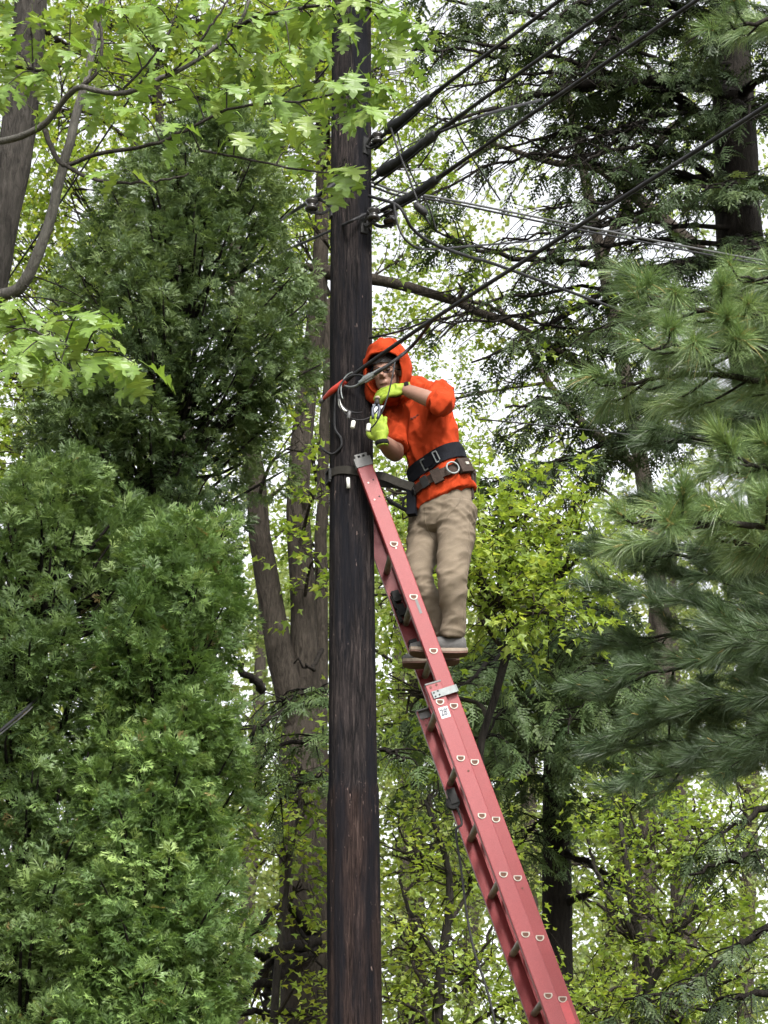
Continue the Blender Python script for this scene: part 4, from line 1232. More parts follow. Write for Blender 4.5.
# top three conductors, level lines running towards the road on the right
def main_cable(name, label, y_pole, mid, end, bundle, seed, leftpts):
    a = pole_at(371, y_pole, .02)
    Z = a[2]
    m_ = PZ(mid[0], mid[1], Z + .01); e = PZ(end[0], end[1], Z + .02)
    pts = [*leftpts, a, m_, e, ext(m_, e, 3.0) + np.array([0, 0, .03])]
    o, p = cable(name, label, pts, .0105, n=90, group=gm)
    b0 = PZ(bundle[0][0], bundle[0][1], Z - .005); b1 = PZ(bundle[1][0], bundle[1][1], Z + .01)
    lumpy([b0, (b0 + b1) / 2 + np.array([0, 0, -.012]), b1], .027, .022, 9, seed, 'tape_wrap', o, 'splice_cover')
    q0 = PZ(bundle[0][0] - 8, bundle[0][1] + 9, Z); 
    # tail wire alongside the splice
    t = np.array([0.02, -.03, -.045])
    MB().tube(spline([a + t, (b0 + b1) / 2 + t, b1 + t * .3, ext(b0, b1, 1.5)], 16), .007, 6).build('tail_wire', MATS['cable_black'], o, smooth=True)
    MB().tube(spline([a + np.array([-.01, 0, .03]), (b0 + b1) / 2 + np.array([-.02, -.01, .03]), b1], 12), .004, 5).build('tie_wire', MATS['cable_grey'], o, smooth=True)
    return o
main_cable('overhead_cable', 'topmost thick black cable rising right from the pole', 146, (432, 95), (560, 0), ((386, 131), (432, 96)), 1,
           [])
main_cable('overhead_cable', 'middle of the three thick black cables rising right from the pole', 181, (440, 130), (621, 0), ((378, 174), (437, 133)), 2, [])
main_cable('overhead_cable', 'lowest of the three thick black cables rising right from the pole insulators', 216, (440, 176), (697, 0), ((392, 207), (438, 178)), 3, [])
# lower communication cable ending in the orange boot
A = pole_at(343, 383, .035); Zc = A[2]
c1 = [A, PZ(371, 362, Zc + .06), PZ(432, 320, Zc + .12), PZ(560, 238, Zc + .16), PZ(768, 105, Zc + .22)]
c1.append(ext(c1[-2], c1[-1], 2.2))
com, comp = cable('overhead_cable', 'thick black cable passing the climber\'s face and ending in an orange boot at the pole', c1, .0108, n=80)
MB().tube(spline([pole_at(323.5, 399, .03), pole_at(332, 391, .035), A, ext(A, c1[1], .12)], 12), interp([.009, .016, .018, .014], 12), 12).build('boot', MATS['orange_boot'], com, smooth=True)
MB().tube(np.array([pole_at(323.5, 399, .03) + np.array([-.02, 0, -.02]), pole_at(324, 398.5, .03)]), [.012, .013], 8).build('boot_tip', MATS['cable_grey'], com, smooth=True)
# second strand with the grey drop clamp
K = P(366, 379, 10.16)
c2 = [K, P(390, 364, 10.1), PZ(412, 346, Zc + .10), PZ(432, 321, Zc + .115)]
dr, _ = cable('drop_wire', 'short black wire in front of the climber\'s face held in a grey clamp', c2, .0095, n=24, cat='cable')
cl = MB()
dv = norm(c2[1] - c2[0]); sdv = norm(np.cross(dv, [0, 1, 0])); nv = np.cross(dv, sdv)
for t0, t1, r0, r1 in [(-.04, .0, .011, .016), (.0, .05, .017, .015), (.05, .10, .0135, .012)]:
    cl.tube(np.array([K + dv * t0, K + dv * t1]), [r0, r1], 8)
cl.box(K + dv * .01, (dv, sdv, nv), (.022, .018, .007))
cl.build('wire_clamp', MATS['steel_galv'], dr)
MB().tube(spline([K - dv * .04, P(356, 386, 10.2), P(349, 387, 10.28), pole_at(343, 385, .01)], 10), .006, 6).build('clamp_tail', MATS['steel_galv'], dr, smooth=True)
# plain runs to the left (away, descending behind the trees)
cable('overhead_cable', 'black cable running down left from the upper pole insulator behind the arborvitae', [pole_at(340, 180, .02), PZ(316, 197, pole_at(340, 180, .02)[2]), P(296, 210, 12.6), P(270, 228, 15), P(180, 297, 19), P(40, 393, 21), P(-60, 460, 23)], .0125, n=40)
cable('overhead_cable', 'thin black wire dropping left from the lowest cable across the pole', [pole_at(366, 214, .03), pole_at(345, 224, .02), P(312, 239, 11.2), P(296, 246, 12.8), P(270, 258, 15), P(60, 360, 22)], .0085, n=40)
cable('overhead_cable', 'steep thin black wire in the upper left behind the oak leaves', [P(5, 284, 14.5), P(90, 158, 13.6), P(178, 26, 12.8), P(215, -30, 12.4)], .007)
cable('overhead_cable', 'short stretch of black wire between oak leaves left of the pole', [P(262, 146, 15.5), P(296, 105, 15.0), P(340, 52, 14.4), P(400, -20, 13.8)], .008)
cable('overhead_cable', 'short black wire at the left edge low in front of the arborvitae', [P(-40, 765, 10.6), P(0, 731, 10.7), P(24, 711, 10.95), P(38, 698, 11.9), P(90, 655, 13)], .008)
cable('overhead_cable', 'thin pale wire at the left edge beside the low black wire', [P(-40, 768, 10.65), P(2, 733, 10.75), P(26, 713, 10.97), P(40, 700, 11.95), P(90, 657, 13.05)], .004, 'cable_grey')
cable('overhead_cable', 'thin grey service cable running right from the pole to the hemlock trunk', [pole_at(371, 182, .03), P(400, 192, 10.6), P(440, 198, 10.9), P(581, 226, 12.2), P(748, 258, 14), P(860, 276, 15.5)], .007, 'cable_grey', n=40)
cable('overhead_cable', 'black service cable just under the grey one, running right from the pole', [pole_at(371, 186, .03), P(400, 196, 10.55), P(440, 201, 10.85), P(581, 230, 12.1), P(748, 262, 13.9), P(860, 281, 15.4)], .0065, n=40)
cable('overhead_cable', 'black service drop sagging right below the insulators toward the pine', [pole_at(369, 196, .05), P(398, 206, 10.2), P(412, 228, 10.25), P(432, 243, 10.5), P(470, 257, 10.9), P(500, 266, 11.2), P(636, 316, 12.6), P(760, 360, 14)], [.009, .009, .009, .010, .010, .010, .009, .009], n=50)
cable('overhead_cable', 'thin wire crossing level behind the climber toward the pine', [P(478, 419, 14), P(560, 427, 14.5), P(671, 439, 15.2), P(800, 452, 16)], .006)
cable('overhead_cable', 'thin wire leaving the pole just above the climber\'s hood', [pole_at(370, 338, .01), P(400, 331, 10.2), P(440, 316, 10.0)], .006, n=16)
cable('drip_loop', 'black wire looping down under the insulators right of the pole', [P(394, 204, 10.15), P(397, 222, 10.1), P(404, 238, 10.1), P(416, 247, 10.2), P(432, 249, 10.5), P(470, 246, 11), P(540, 240, 12), P(660, 225, 14)], .006, n=40, cat='wire')
cable('drip_loop', 'black wire with a fat connector hanging across the three cables', [P(391, 128, 10.2), P(398, 150, 10.15), P(408, 175, 10.1), P(420, 207, 10.1), P(430, 225, 10.15)], .006, n=30, cat='wire')[0]
lo = bpy.data.objects['drip_loop.001']
MB().tube(np.array([P(415, 203, 10.09), P(417, 206, 10.09), P(424, 212, 10.1), P(427, 214, 10.1)]), [.012, .022, .022, .01], 10).build('connector', MATS['black_rubber'], lo, smooth=True)
cable('drip_loop', 'thin black wire hanging straight beside the fat connector', [P(396, 128, 10.22), P(402, 150, 10.2), P(414, 180, 10.2), P(428, 205, 10.25), P(437, 232, 10.3)], .0045, n=24, cat='wire')
cable('drip_loop', 'curving black wire crossing from the top cable to the middle one', [P(442, 100, 10.1), P(452, 118, 10.2), P(462, 140, 10.4), P(480, 170, 10.8), P(500, 200, 11.2)], .005, n=24, cat='wire')
cable('drip_loop', 'thin black jumper drooping below the middle cable splice', [P(438, 134, 10.0), P(432, 148, 10.0), P(424, 160, 10.05), P(418, 168, 10.1)], .005, n=16, cat='wire')
cable('overhead_cable', 'black side branch of the middle cable in the upper right', [P(440, 132, 9.9), P(460, 124, 9.85), P(490, 113, 9.9), P(540, 100, 10.4)], .008, n=20)

# wires and tags on the pole at the climber's hands
def loop(px, py, rx, ry, Y, a0, a1, r, mat, name, label):
    aa = np.linspace(R(a0), R(a1), 22)
    o = MB().tube(np.array([P(px + rx * math.cos(a), py + ry * math.sin(a), Y + .02 * math.sin(2 * a)) for a in aa]), r, 6).build(name, MATS[mat], None, smooth=True)
    return tag(o, label, 'wire')
lw = loop(357, 394, 19, 19, 10.28, 75, 300, .0055, 'cable_black', 'wire_loop', 'black wire coiled on the pole in front of the climber\'s hands')
loop(360, 398, 21, 22, 10.25, 20, 190, .0035, 'cable_black', 'wire_loop', 'thinner outer wire coil on the pole with white tags')
loop(355, 390, 14, 18, 10.3, 150, 260, .004, 'steel_galv', 'wire_loop', 'bare silver wire arc at the left of the coil')
o = MB().tube(spline([P(339, 399, 10.26), P(340, 405, 10.25), P(344, 410, 10.25), P(347, 411, 10.25)], 10), interp([.005, .0085, .0085, .004], 10), 8).build('wire_sleeve', MATS['white_plastic'], lw, smooth=True)
for px, py, lab, s in [(349, 415, 'upper pale tag hanging from the wire coil', .8), (353, 424.5, 'lower white tag hanging from the wire coil', 1.0), (368.5, 427.5, 'white tag on the wire end beside the lower glove', 1.0)]:
    c = P(px, py, 10.22 if px < 360 else 10.08)
    mb = MB(); up = norm(np.array([.15, 0, 1])); sd = norm(np.cross(up, [0, 1, 0]))
    mb.tube(np.array([c - up * .022, c - up * .017, c + up * .017, c + up * .022]) , np.array([.007, .0115, .0115, .006]) * s, 10)
    tag(mb.build('wire_tag', MATS['white_plastic'] if s == 1 else MATS['cable_grey'], None, smooth=True), lab, 'tag')
cable('hanging_wire', 'black wire hanging down the left side of the pole in a hook shape', [pole_at(336, 385, .015), pole_at(335, 405, .015), pole_at(335, 428, .012), pole_at(341, 438, .012), pole_at(341, 447, .012), pole_at(333, 454, .02), P(325, 451, 10.4), P(320, 446, 10.42)], .0065, n=36, cat='wire')
cable('hanging_wire', 'black wire running from the cable down through the climber\'s gloves', [P(395, 362, 10.03), P(392, 378, 10.02), P(388, 395, 10.02), P(382, 412, 10.03), P(375, 424, 10.06), P(370, 429, 10.08)], .0038, n=24, cat='wire')

# strap round the pole to the climber's belt
surf('strap_web', (.024, .022, .019), .9, spec=.08, var=.25, scale=60, bump=.3, bscale=200)
surf('leather_brown', (.032, .023, .019), .8, spec=.1, var=.3, scale=40, bump=.3, bscale=90)
def ribbon(pts, half, thick, n=60, updir=(0, 0, 1), twist=None):
    p = spline(np.array(pts), n); T, _, _ = frames(p)
    up = np.array(updir, float)
    V = []
    for i in range(n):
        u = up - T[i] * np.dot(up, T[i]); u = u / np.linalg.norm(u); s = np.cross(T[i], u)
        V += [p[i] + u * half + s * thick, p[i] + u * half - s * thick, p[i] - u * half - s * thick, p[i] - u * half + s * thick]
    F = []
    for i in range(n - 1):
        for k in range(4):
            F.append((i * 4 + k, i * 4 + (k + 1) % 4, i * 4 + 4 + (k + 1) % 4, i * 4 + 4 + k))
    F += [(3, 2, 1, 0), tuple(range(n * 4 - 4, n * 4))]
    return np.array(V), F
zs_ = float(pole_at(350, 471, 0)[2])
ax_ = pole_axis(zs_); rp = pole_radius(zs_) + .006
ring = [ax_ + np.array([math.cos(a) * rp, math.sin(a) * rp, .012 * math.sin(a * 2)]) for a in np.radians(np.linspace(-35, -325, 20))]
D1 = P(413, 487, 10.33); D2 = P(418, 490, 10.66)
path = [D1, P(398, 482, 10.36), P(382, 476, 10.37)] + ring + [P(392, 484, 10.66), D2]
V, F = ribbon(path, .022, .0035, 110)
st = thing('pole_strap', ax_, 'dark webbing safety strap looped round the pole below the climber\'s gloves', 'strap')
MB().add(V, F).build('webbing', MATS['strap_web'], st)
bk = ax_ + np.array([-rp * .97 - .004, -rp * .35, 0])
bx = MB(); tdir = norm(np.array([-.35, .94, 0])) ; od = norm(np.array([-.94, -.35, 0])); upz = np.array([0, 0, 1.0])
for s in (-1, 1):
    bx.box(bk + upz * .033 * s, (tdir, od, upz), (.03, .006, .005)); bx.box(bk + tdir * .028 * s, (tdir, od, upz), (.005, .0065, .0279))
bx.build('buckle', MATS['steel_dark'], st)
# ================================================================== extension ladder
def fiberglass(name, base):
    m, t, out = nodes(name)
    tc = N(t, 'ShaderNodeTexCoord')
    n1 = N(t, 'ShaderNodeTexNoise', Scale=230.0, Detail=3.0, Roughness=.6)
    t.links.new(tc.outputs['Object'], n1.inputs['Vector'])
    n2 = N(t, 'ShaderNodeTexNoise', Scale=7.0, Detail=6.0, Roughness=.65)
    t.links.new(tc.outputs['Object'], n2.inputs['Vector'])
    b = np.array(base)
    c = ramp(t, n1.outputs['Fac'], [(.3, tuple(b * .82)), (.7, tuple(np.minimum(b * 1.15 + .012, 1)))])
    f = ramp(t, n2.outputs['Fac'], [(.42, (0, 0, 0)), (.72, (.55, .55, .55))])
    mx = N(t, 'ShaderNodeMix', _data_type='RGBA'); t.links.new(f, mx.inputs[0]); t.links.new(c, mx.inputs[6])
    mx.inputs[7].default_value = (*(b * .75 + np.array([.035, .015, .016])), 1)     # chalky weathering
    n3 = N(t, 'ShaderNodeTexNoise', Scale=38.0, Detail=6.0, Roughness=.7); t.links.new(tc.outputs['Object'], n3.inputs['Vector'])
    f3 = ramp(t, n3.outputs['Fac'], [(.64, (0, 0, 0)), (.76, (.6, .6, .6))])
    mx3 = N(t, 'ShaderNodeMix', _data_type='RGBA'); t.links.new(f3, mx3.inputs[0]); t.links.new(mx.outputs[2], mx3.inputs[6])
    mx3.inputs[7].default_value = (*(b * .45), 1)                               # scuffs
    p = N(t, 'ShaderNodeBsdfPrincipled', Roughness=.42); p.inputs['Specular IOR Level'].default_value = .28
    t.links.new(mx3.outputs[2], p.inputs['Base Color'])
    bp = N(t, 'ShaderNodeBump', Strength=.12, Distance=.004); t.links.new(n1.outputs['Fac'], bp.inputs['Height'])
    t.links.new(bp.outputs[0], p.inputs['Normal']); t.links.new(p.outputs[0], out.inputs['Surface'])
fiberglass('fiberglass_red', (.16, .0155, .0175))
fiberglass('fiberglass_red_faded', (.175, .026, .029))
surf('rung_alu', (.23, .215, .18), .5, .35, var=.3, scale=50, second=(.10, .085, .07))
surf('collar_alu', (.30, .28, .24), .4, .3, var=.12, scale=60)
surf('rung_plug', (.075, .03, .018), .8, var=.4, scale=60)
surf('cap_grey', (.09, .088, .085), .6, .3, var=.25, scale=50, second=(.09, .09, .09))
surf('sticker_white', (.40, .40, .41), .45, var=.06, scale=30)
surf('sticker_ink', (.03, .035, .05), .6, var=.05)
surf('sticker_red', (.30, .035, .04), .5, var=.2, scale=40)
surf('rope_black', (.018, .018, .018), .8, var=.3, scale=90)

DOWN = -UPV
def c2w(v, pt=True):
    w = np.array([1, 0, 0.]) * v[0] + DOWN * v[1] + FWD * v[2]
    return CAM + w if pt else w
B0 = c2w((.277, .942, 10.836))
LU = -norm(c2w((.323, .871, -.37), False))
LR = c2w((-.039, .154, .345), False); LR = norm(LR - LU * np.dot(LR, LU))
LW = np.cross(LU, LR); LW = LW if LW[0] > 0 else -LW
WO = c2w((.065, .012, .012), False)
FW, FR = float(np.dot(WO, LW)) + .004, .012 + float(np.dot(WO, LR))
FU = float(np.dot(WO, LU)) - .006
SP = .305
def LP(w, u, r): return B0 + LW * w + LU * u + LR * r
foot_z = B0[2]
lad_len = 4.05
ftp = LP(0, -lad_len, .2)
ladder = thing('extension_ladder', (ftp[0], ftp[1], float(ground_z(ftp[0], ftp[1]))), 'red fiberglass extension ladder leaning on the pole under the climber', 'ladder')

def channel(u0, u1, wc, h, r0, f, sgn, mat, name, fr=None, t=.005):
    """C-channel along LU; web outer face at r0, flanges pointing along sgn*LR (left flange f, right flange fr)"""
    fr = f if fr is None else fr
    c = .0035
    prof = [(-h, c), (-h + c, 0), (h - c, 0), (h, c), (h, fr), (h - t, fr), (h - t, t), (-h + t, t), (-h + t, f), (-h, f)]
    V = [LP(wc + a, u, r0 + sgn * b) for u in (u0, u1) for a, b in prof]
    n = len(prof)
    F = [(i, (i + 1) % n, n + (i + 1) % n, n + i) for i in range(n)]
    F += [tuple(range(n - 1, -1, -1)), tuple(range(n, 2 * n))]
    if sgn < 0: F = [f_[::-1] for f_ in F]
    return MB().add(np.array(V), F).build(name, MATS[mat], ladder)
BW, BTOP, BFAR = .041, .105, .415
FWH = .041
FTOP = SP * 3 + .455
channel(-lad_len, BTOP, 0, BW, 0, .030, 1, 'fiberglass_red_faded', 'base_rail', fr=.010)
channel(-lad_len, BTOP, 0, BW, BFAR, .030, -1, 'fiberglass_red', 'base_rail', fr=.010)
channel(FTOP - 4.0, FTOP, FW, FWH, FR, .028, 1, 'fiberglass_red', 'fly_rail')
channel(FTOP - 4.0, FTOP, FW, FWH, BFAR - FR, .028, -1, 'fiberglass_red', 'fly_rail')

hz = norm(np.cross(LR, [0, 0, 1.0])); hz = hz if hz[0] > 0 else -hz
upd = np.cross(hz, LR); upd = upd if upd[2] > 0 else -upd
def dsec(s):
    a = np.radians(np.linspace(180, 360, 11))
    pts = [(math.cos(x) * .0175 * s, math.sin(x) * .0165 * s + .005 * s) for x in a] + [(.0155 * s, .0118 * s), (-.0155 * s, .0118 * s)]
    return pts
def dtube(c, r0, r1, so, si):
    po, pi_ = dsec(so), dsec(si); n = len(po)
    V = []
    for r in (r0, r1):
        V += [c + hz * a + upd * b + LR * r for a, b in po]
        V += [c + hz * a + upd * b + LR * r for a, b in pi_]
    F = []
    for i in range(n):
        j = (i + 1) % n
        F += [(i, j, 2 * n + j, 2 * n + i), (n + j, n + i, 3 * n + i, 3 * n + j), (j, i, n + i, n + j), (2 * n + i, 2 * n + j, 3 * n + j, 3 * n + i)]
    return np.array(V), F
def plug(c, r, s):
    p = dsec(s); V = [c + hz * a + upd * b + LR * r for a, b in p]
    return np.array(V), [tuple(range(len(p)))]
def rung(c, r0, r1, lab):
    V, F = dtube(c, r0 - .002, r1 + .002, 1.0, .8)
    o = MB().add(V, F).build('rung', MATS['rung_alu'], ladder)
    for r, s in ((r0, -1), (r1, 1)):
        V, F = dtube(c, r + s * .0005, r + s * .004, 1.19, .97)
        MB().add(V, F).build('rung_collar', MATS['collar_alu'], o)
        V, F = plug(c, r + s * .0012, .82)
        MB().add(V, F).build('rung_plug', MATS['rung_plug'], o)
    return o
for k in range(0, 13):
    rung(B0 - LU * SP * k, 0, BFAR, 'base')
for k in range(-3, 10):
    rung(B0 + LW * FW - LU * (SP * k - FU), FR, BFAR - FR, 'fly')

# end caps on the fly, with a slotted top
for r0, sg in ((FR, 1), (BFAR - FR, -1)):
    mb = MB()
    c = LP(FW, FTOP + .012, r0 + sg * .012)
    mb.box(c - LU * .01, (LW, LU, LR), (.0445, .026, .0175))
    for w in (-.026, 0, .026):
        mb.box(c + LW * w + LU * .024, (LW, LU, LR), (.006, .0085, .010))
    mb.box(c + LU * .036, (LW, LU, LR), (.034, .0045, .010))
    mb.build('end_cap', MATS['cap_grey'], ladder)
# base rail top caps
for r0, sg in ((0, 1), (BFAR, -1)):
    mb = MB().box(LP(-.0, BTOP + .003, r0 + sg * .014), (LW, LU, LR), (.042, .004, .017))
    if sg < 0: mb.box(LP(0, BTOP - .02, r0 - .006), (LW, LU, LR), (.040, .02, .003))
    mb.build('rail_cap', MATS['cap_grey'], ladder)
# guide bracket on the near rail top, wrapping the fly rail
mb = MB()
tl = -.10
bd = norm(LW + LU * .02); bu = norm(np.cross(LR, bd)); bu = bu if np.dot(bu, LU) > 0 else -bu
mb.box(LP(.040, .045, -.0045), (bd, bu, LR), (.064, .019, .0025))
mb.box(LP(.104, .046, .012), (bd, bu, LR), (.0035, .0188, .019))
mb.build('guide_bracket', MATS['steel_galv'], ladder)
def disc(c, r, mat, name, n=10, th=.002, parent=None):
    MB().tube(np.array([c + LR * .001, c - LR * th]), r, n).build(name, MATS[mat], parent or ladder, smooth=False)
for w, u in [(-.018, .088), (.014, .092)]: disc(LP(w, u, 0), .006, 'rung_plug', 'bolt')
for w, u in [(-.014, .054), (.008, .058), (-.012, .034), (.010, .037)]: disc(LP(w, u, -.007), .0045, 'steel_dark', 'bolt')
for w, u in [(-.018, -.22), ]: disc(LP(.015, -SP - .07, 0), .0055, 'rung_plug', 'bolt')
disc(LP(FW + .006, -3 * SP - .085, FR), .0055, 'rung_plug', 'bolt')
for w, u, mt in [(-.014, .335, 'collar_alu'), (.016, .345, 'steel_dark'), (-.014, .235, 'collar_alu'), (.016, .245, 'steel_dark'), (.004, -.055, 'collar_alu')]:
    disc(LP(FW + w, SP * 3 + u, FR), .0042, mt, 'rivet')
for i, (w, u) in enumerate([(-.016, .06), (.006, .065), (-.012, .03), (.01, .036), (-.02, .085), (.012, .09)]):
    disc(LP(w, u, BFAR - .0055), .0055, 'rung_plug', 'bolt')
# size sticker with lettering
def sticker(c, hw, hh, mat, name, parent=None):
    V = [c - LW * hw - LU * hh, c + LW * hw - LU * hh, c + LW * hw + LU * hh, c - LW * hw + LU * hh]
    V2 = [v - LR * .0008 for v in V]
    F = [(4, 5, 6, 7), (0, 3, 2, 1), (0, 1, 5, 4), (1, 2, 6, 5), (2, 3, 7, 6), (3, 0, 4, 7)]
    return MB().add(np.array(V + V2), F).build(name, MATS[mat], parent or ladder)
def text_mesh(body, size):
    cu = bpy.data.curves.new('lettering', 'FONT'); cu.body = body; cu.size = size; cu.align_x = 'CENTER'; cu.align_y = 'CENTER'; cu.offset = size * .022
    ob = bpy.data.objects.new('lettering_source', cu); col.objects.link(ob)
    dg = bpy.context.evaluated_depsgraph_get()
    me = bpy.data.meshes.new_from_object(ob.evaluated_get(dg))
    bpy.data.objects.remove(ob); bpy.data.curves.remove(cu)
    return me
sc_c = LP(.004, -.056, -.0005)
stk = sticker(sc_c, .024, .029, 'sticker_white', 'size_sticker')
tm = text_mesh("28'", .042)
for v in tm.vertices:
    q = sc_c + LW * v.co.x * .80 + LU * v.co.y * 1.15 - LR * .0022
    v.co = Vector(q)
link('lettering', tm, MATS['sticker_ink'], stk)
sticker(LP(FW + .008, SP * 2 - .085, FR - .0005), .007, .042, 'cap_grey', 'worn_sticker')
sticker(LP(FW - .006, -5 * SP - .10, FR - .0008), .028, .055, 'sticker_red', 'warning_sticker')
# rung locks on the inside of the far fly rail
for k, du in ((2, .12), (2, .04), (1, .14)):
    c = LP(FW - .004, SP * k + du, BFAR - FR - .03)
    mb = MB().box(c, (LW, LU, LR), (.02, .03, .018)).box(c - LW * .02 - LU * .035, (LW, LU, LR), (.008, .03, .010))
    mb.tube(np.array([c - LW * .03, c + LW * .03]), .008, 8)
    mb.build('rung_lock', MATS['steel_dark'], ladder)
# black hook near the top of the fly
hk = P(393, 503, 10.55)
mb = MB().tube(spline([P(388, 498, 10.5), P(391, 503, 10.52), hk, P(404, 509, 10.5), P(414, 512, 10.45)], 12), .012, 8)
mb.tube(spline([P(403, 508, 10.5), P(403, 500, 10.5), P(407, 496, 10.5), P(412, 497, 10.48)], 10), .006, 6)
mb.build('cable_hook', MATS['black_rubber'], ladder, smooth=True)
# hoisting rope
rp_ = [LP(-.02, -SP * 1.45, BFAR - .06), LP(-.03, -SP * 1.75, BFAR - .08)] + [P(a, b, 10.55) for a, b in [(456, 832), (461, 868), (467, 915), (474, 950), (487, 990), (497, 1030), (512, 1090), (522, 1140)]]
MB().tube(spline(rp_, 50), .006, 6).build('rope', MATS['rope_black'], ladder, smooth=True)
mb = MB().tube(np.array([LP(-.03, -SP * 1.35, BFAR - .06), LP(-.03, -SP * 1.35, BFAR - .03)]), .035, 14).box(LP(-.02, -SP * 1.25, BFAR - .045), (LW, LU, LR), (.02, .04, .02))
mb.build('pulley', MATS['steel_dark'], ladder)
# ladder feet
for r0 in (0, BFAR):
    c = LP(0, -lad_len - .02, r0)
    MB().box(c, (np.array([1, 0, 0.]), np.array([0, 1, 0.]), np.array([0, 0, 1.])), (.06, .03, .02)).build('ladder_foot', MATS['black_rubber'], ladder)
# ================================================================== the climber
from mathutils.bvhtree import BVHTree
surf('skin', (.20, .108, .076), .55, var=.1, scale=30, second=(.165, .08, .055), thresh=(.5, .75), spec=.35)
surf('sweatshirt_orange', (.27, .031, .009), .95, var=.16, scale=14, bump=.25, bscale=260, spec=.06)
surf('trouser_khaki', (.124, .098, .070), .85, var=.12, scale=10, bump=.25, bscale=300, spec=.2, second=(.094, .076, .057), thresh=(.5, .8))
surf('glove_lime', (.18, .245, .014), .7, var=.12, scale=40, bump=.3, bscale=200, second=(.10, .155, .015), thresh=(.58, .72))
surf('glove_black', (.008, .008, .008), .9, spec=.1, var=.2, scale=60)
surf('belt_black', (.006, .0065, .009), .8, spec=.08, var=.3, scale=40, bump=.2, bscale=120)
surf('hair_dark', (.012, .009, .008), .7, var=.3, scale=120, stretch=(1, 1, .2), bump=.6, bscale=150)
surf('shoe_grey', (.062, .06, .058), .8, var=.25, scale=60, bump=.3, bscale=200)
surf('sole_tan', (.15, .115, .085), .7, var=.15, scale=40, second=(.2, .16, .12))
surf('sole_brown', (.085, .045, .033), .8, var=.3, scale=50)
surf('lens_dark', (.05, .055, .06), .15, var=.05)
surf('eye_dark', (.03, .02, .016), .3, var=.05)
surf('stitch_dark', (.06, .012, .01), .8, var=.05)
surf('tool_blue', (.02, .025, .04), .45, var=.2, scale=40)

def ellipsoid(c, rad, ax=None, n=16, m=12):
    c = np.asarray(c, float); ax = np.eye(3) if ax is None else np.asarray(ax, float)
    V = [c + ax[2] * rad[2]]
    for i in range(1, m):
        th = math.pi * i / m
        for j in range(n):
            ph = 2 * math.pi * j / n
            V.append(c + ax[0] * rad[0] * math.sin(th) * math.cos(ph) + ax[1] * rad[1] * math.sin(th) * math.sin(ph) + ax[2] * rad[2] * math.cos(th))
    V.append(c - ax[2] * rad[2])
    F = []
    for j in range(n):
        F.append((0, 1 + j, 1 + (j + 1) % n))
        F.append((len(V) - 1, 1 + (m - 2) * n + (j + 1) % n, 1 + (m - 2) * n + j))
    for i in range(m - 2):
        for j in range(n):
            F.append((1 + i * n + j, 1 + (i + 1) * n + j, 1 + (i + 1) * n + (j + 1) % n, 1 + i * n + (j + 1) % n))
    return np.array(V), F

def loft(rings, n=28):
    """rings: (centre, half-width vector, half-depth vector); closed at both ends"""
    V = []; F = []
    for c, a, b in rings:
        for k in range(n):
            t = 2 * math.pi * k / n
            V.append(np.asarray(c) + np.asarray(a) * math.cos(t) + np.asarray(b) * math.sin(t))
    m = len(rings)
    for i in range(m - 1):
        for k in range(n):
            F.append((i * n + k, i * n + (k + 1) % n, (i + 1) * n + (k + 1) % n, (i + 1) * n + k))
    F += [tuple(range(n - 1, -1, -1)), tuple(range((m - 1) * n, m * n))]
    return np.array(V), F

def limb(pts, radii, n=20, k=16):
    p = spline(pts, k); r = interp(radii, k)
    return tube(p, r, n)

def fuse(parts, voxel, smooth=6, factor=.5, dec=1.0):
    """one continuous surface from overlapping closed shapes"""
    mb = MB()
    for V, F in parts: mb.add(V, F)
    me = mb.mesh('fuse')
    ob = bpy.data.objects.new('fuse', me); col.objects.link(ob)
    md = ob.modifiers.new('r', 'REMESH'); md.mode = 'VOXEL'; md.voxel_size = voxel
    if smooth:
        ms = ob.modifiers.new('s', 'SMOOTH'); ms.factor = factor; ms.iterations = smooth
    if dec < 1:
        m_d = ob.modifiers.new('d', 'DECIMATE'); m_d.ratio = dec
    dg = bpy.context.evaluated_depsgraph_get()
    out = bpy.data.meshes.new_from_object(ob.evaluated_get(dg))
    bpy.data.objects.remove(ob); bpy.data.meshes.remove(me)
    return out

def arrays(me):
    V = np.zeros(len(me.vertices) * 3, np.float32); me.vertices.foreach_get('co', V)
    Nn = np.zeros(len(me.vertices) * 3, np.float32); me.vertices.foreach_get('normal', Nn)
    return V.reshape(-1, 3).astype(float), Nn.reshape(-1, 3).astype(float)

def wrinkle(me, fn):
    V, Nn = arrays(me)
    d = np.array([fn(p) for p in V])
    me.vertices.foreach_set('co', (V + Nn * d[:, None]).astype(np.float32).ravel()); me.update()

def setsmooth(me, on=True):
    me.polygons.foreach_set('use_smooth', np.full(len(me.polygons), on)); me.update()

def nz(p, s, o=0.0):
    return mnoise.noise(Vector((p[0] * s[0] + o, p[1] * s[1] + o * .7, p[2] * s[2] - o)))

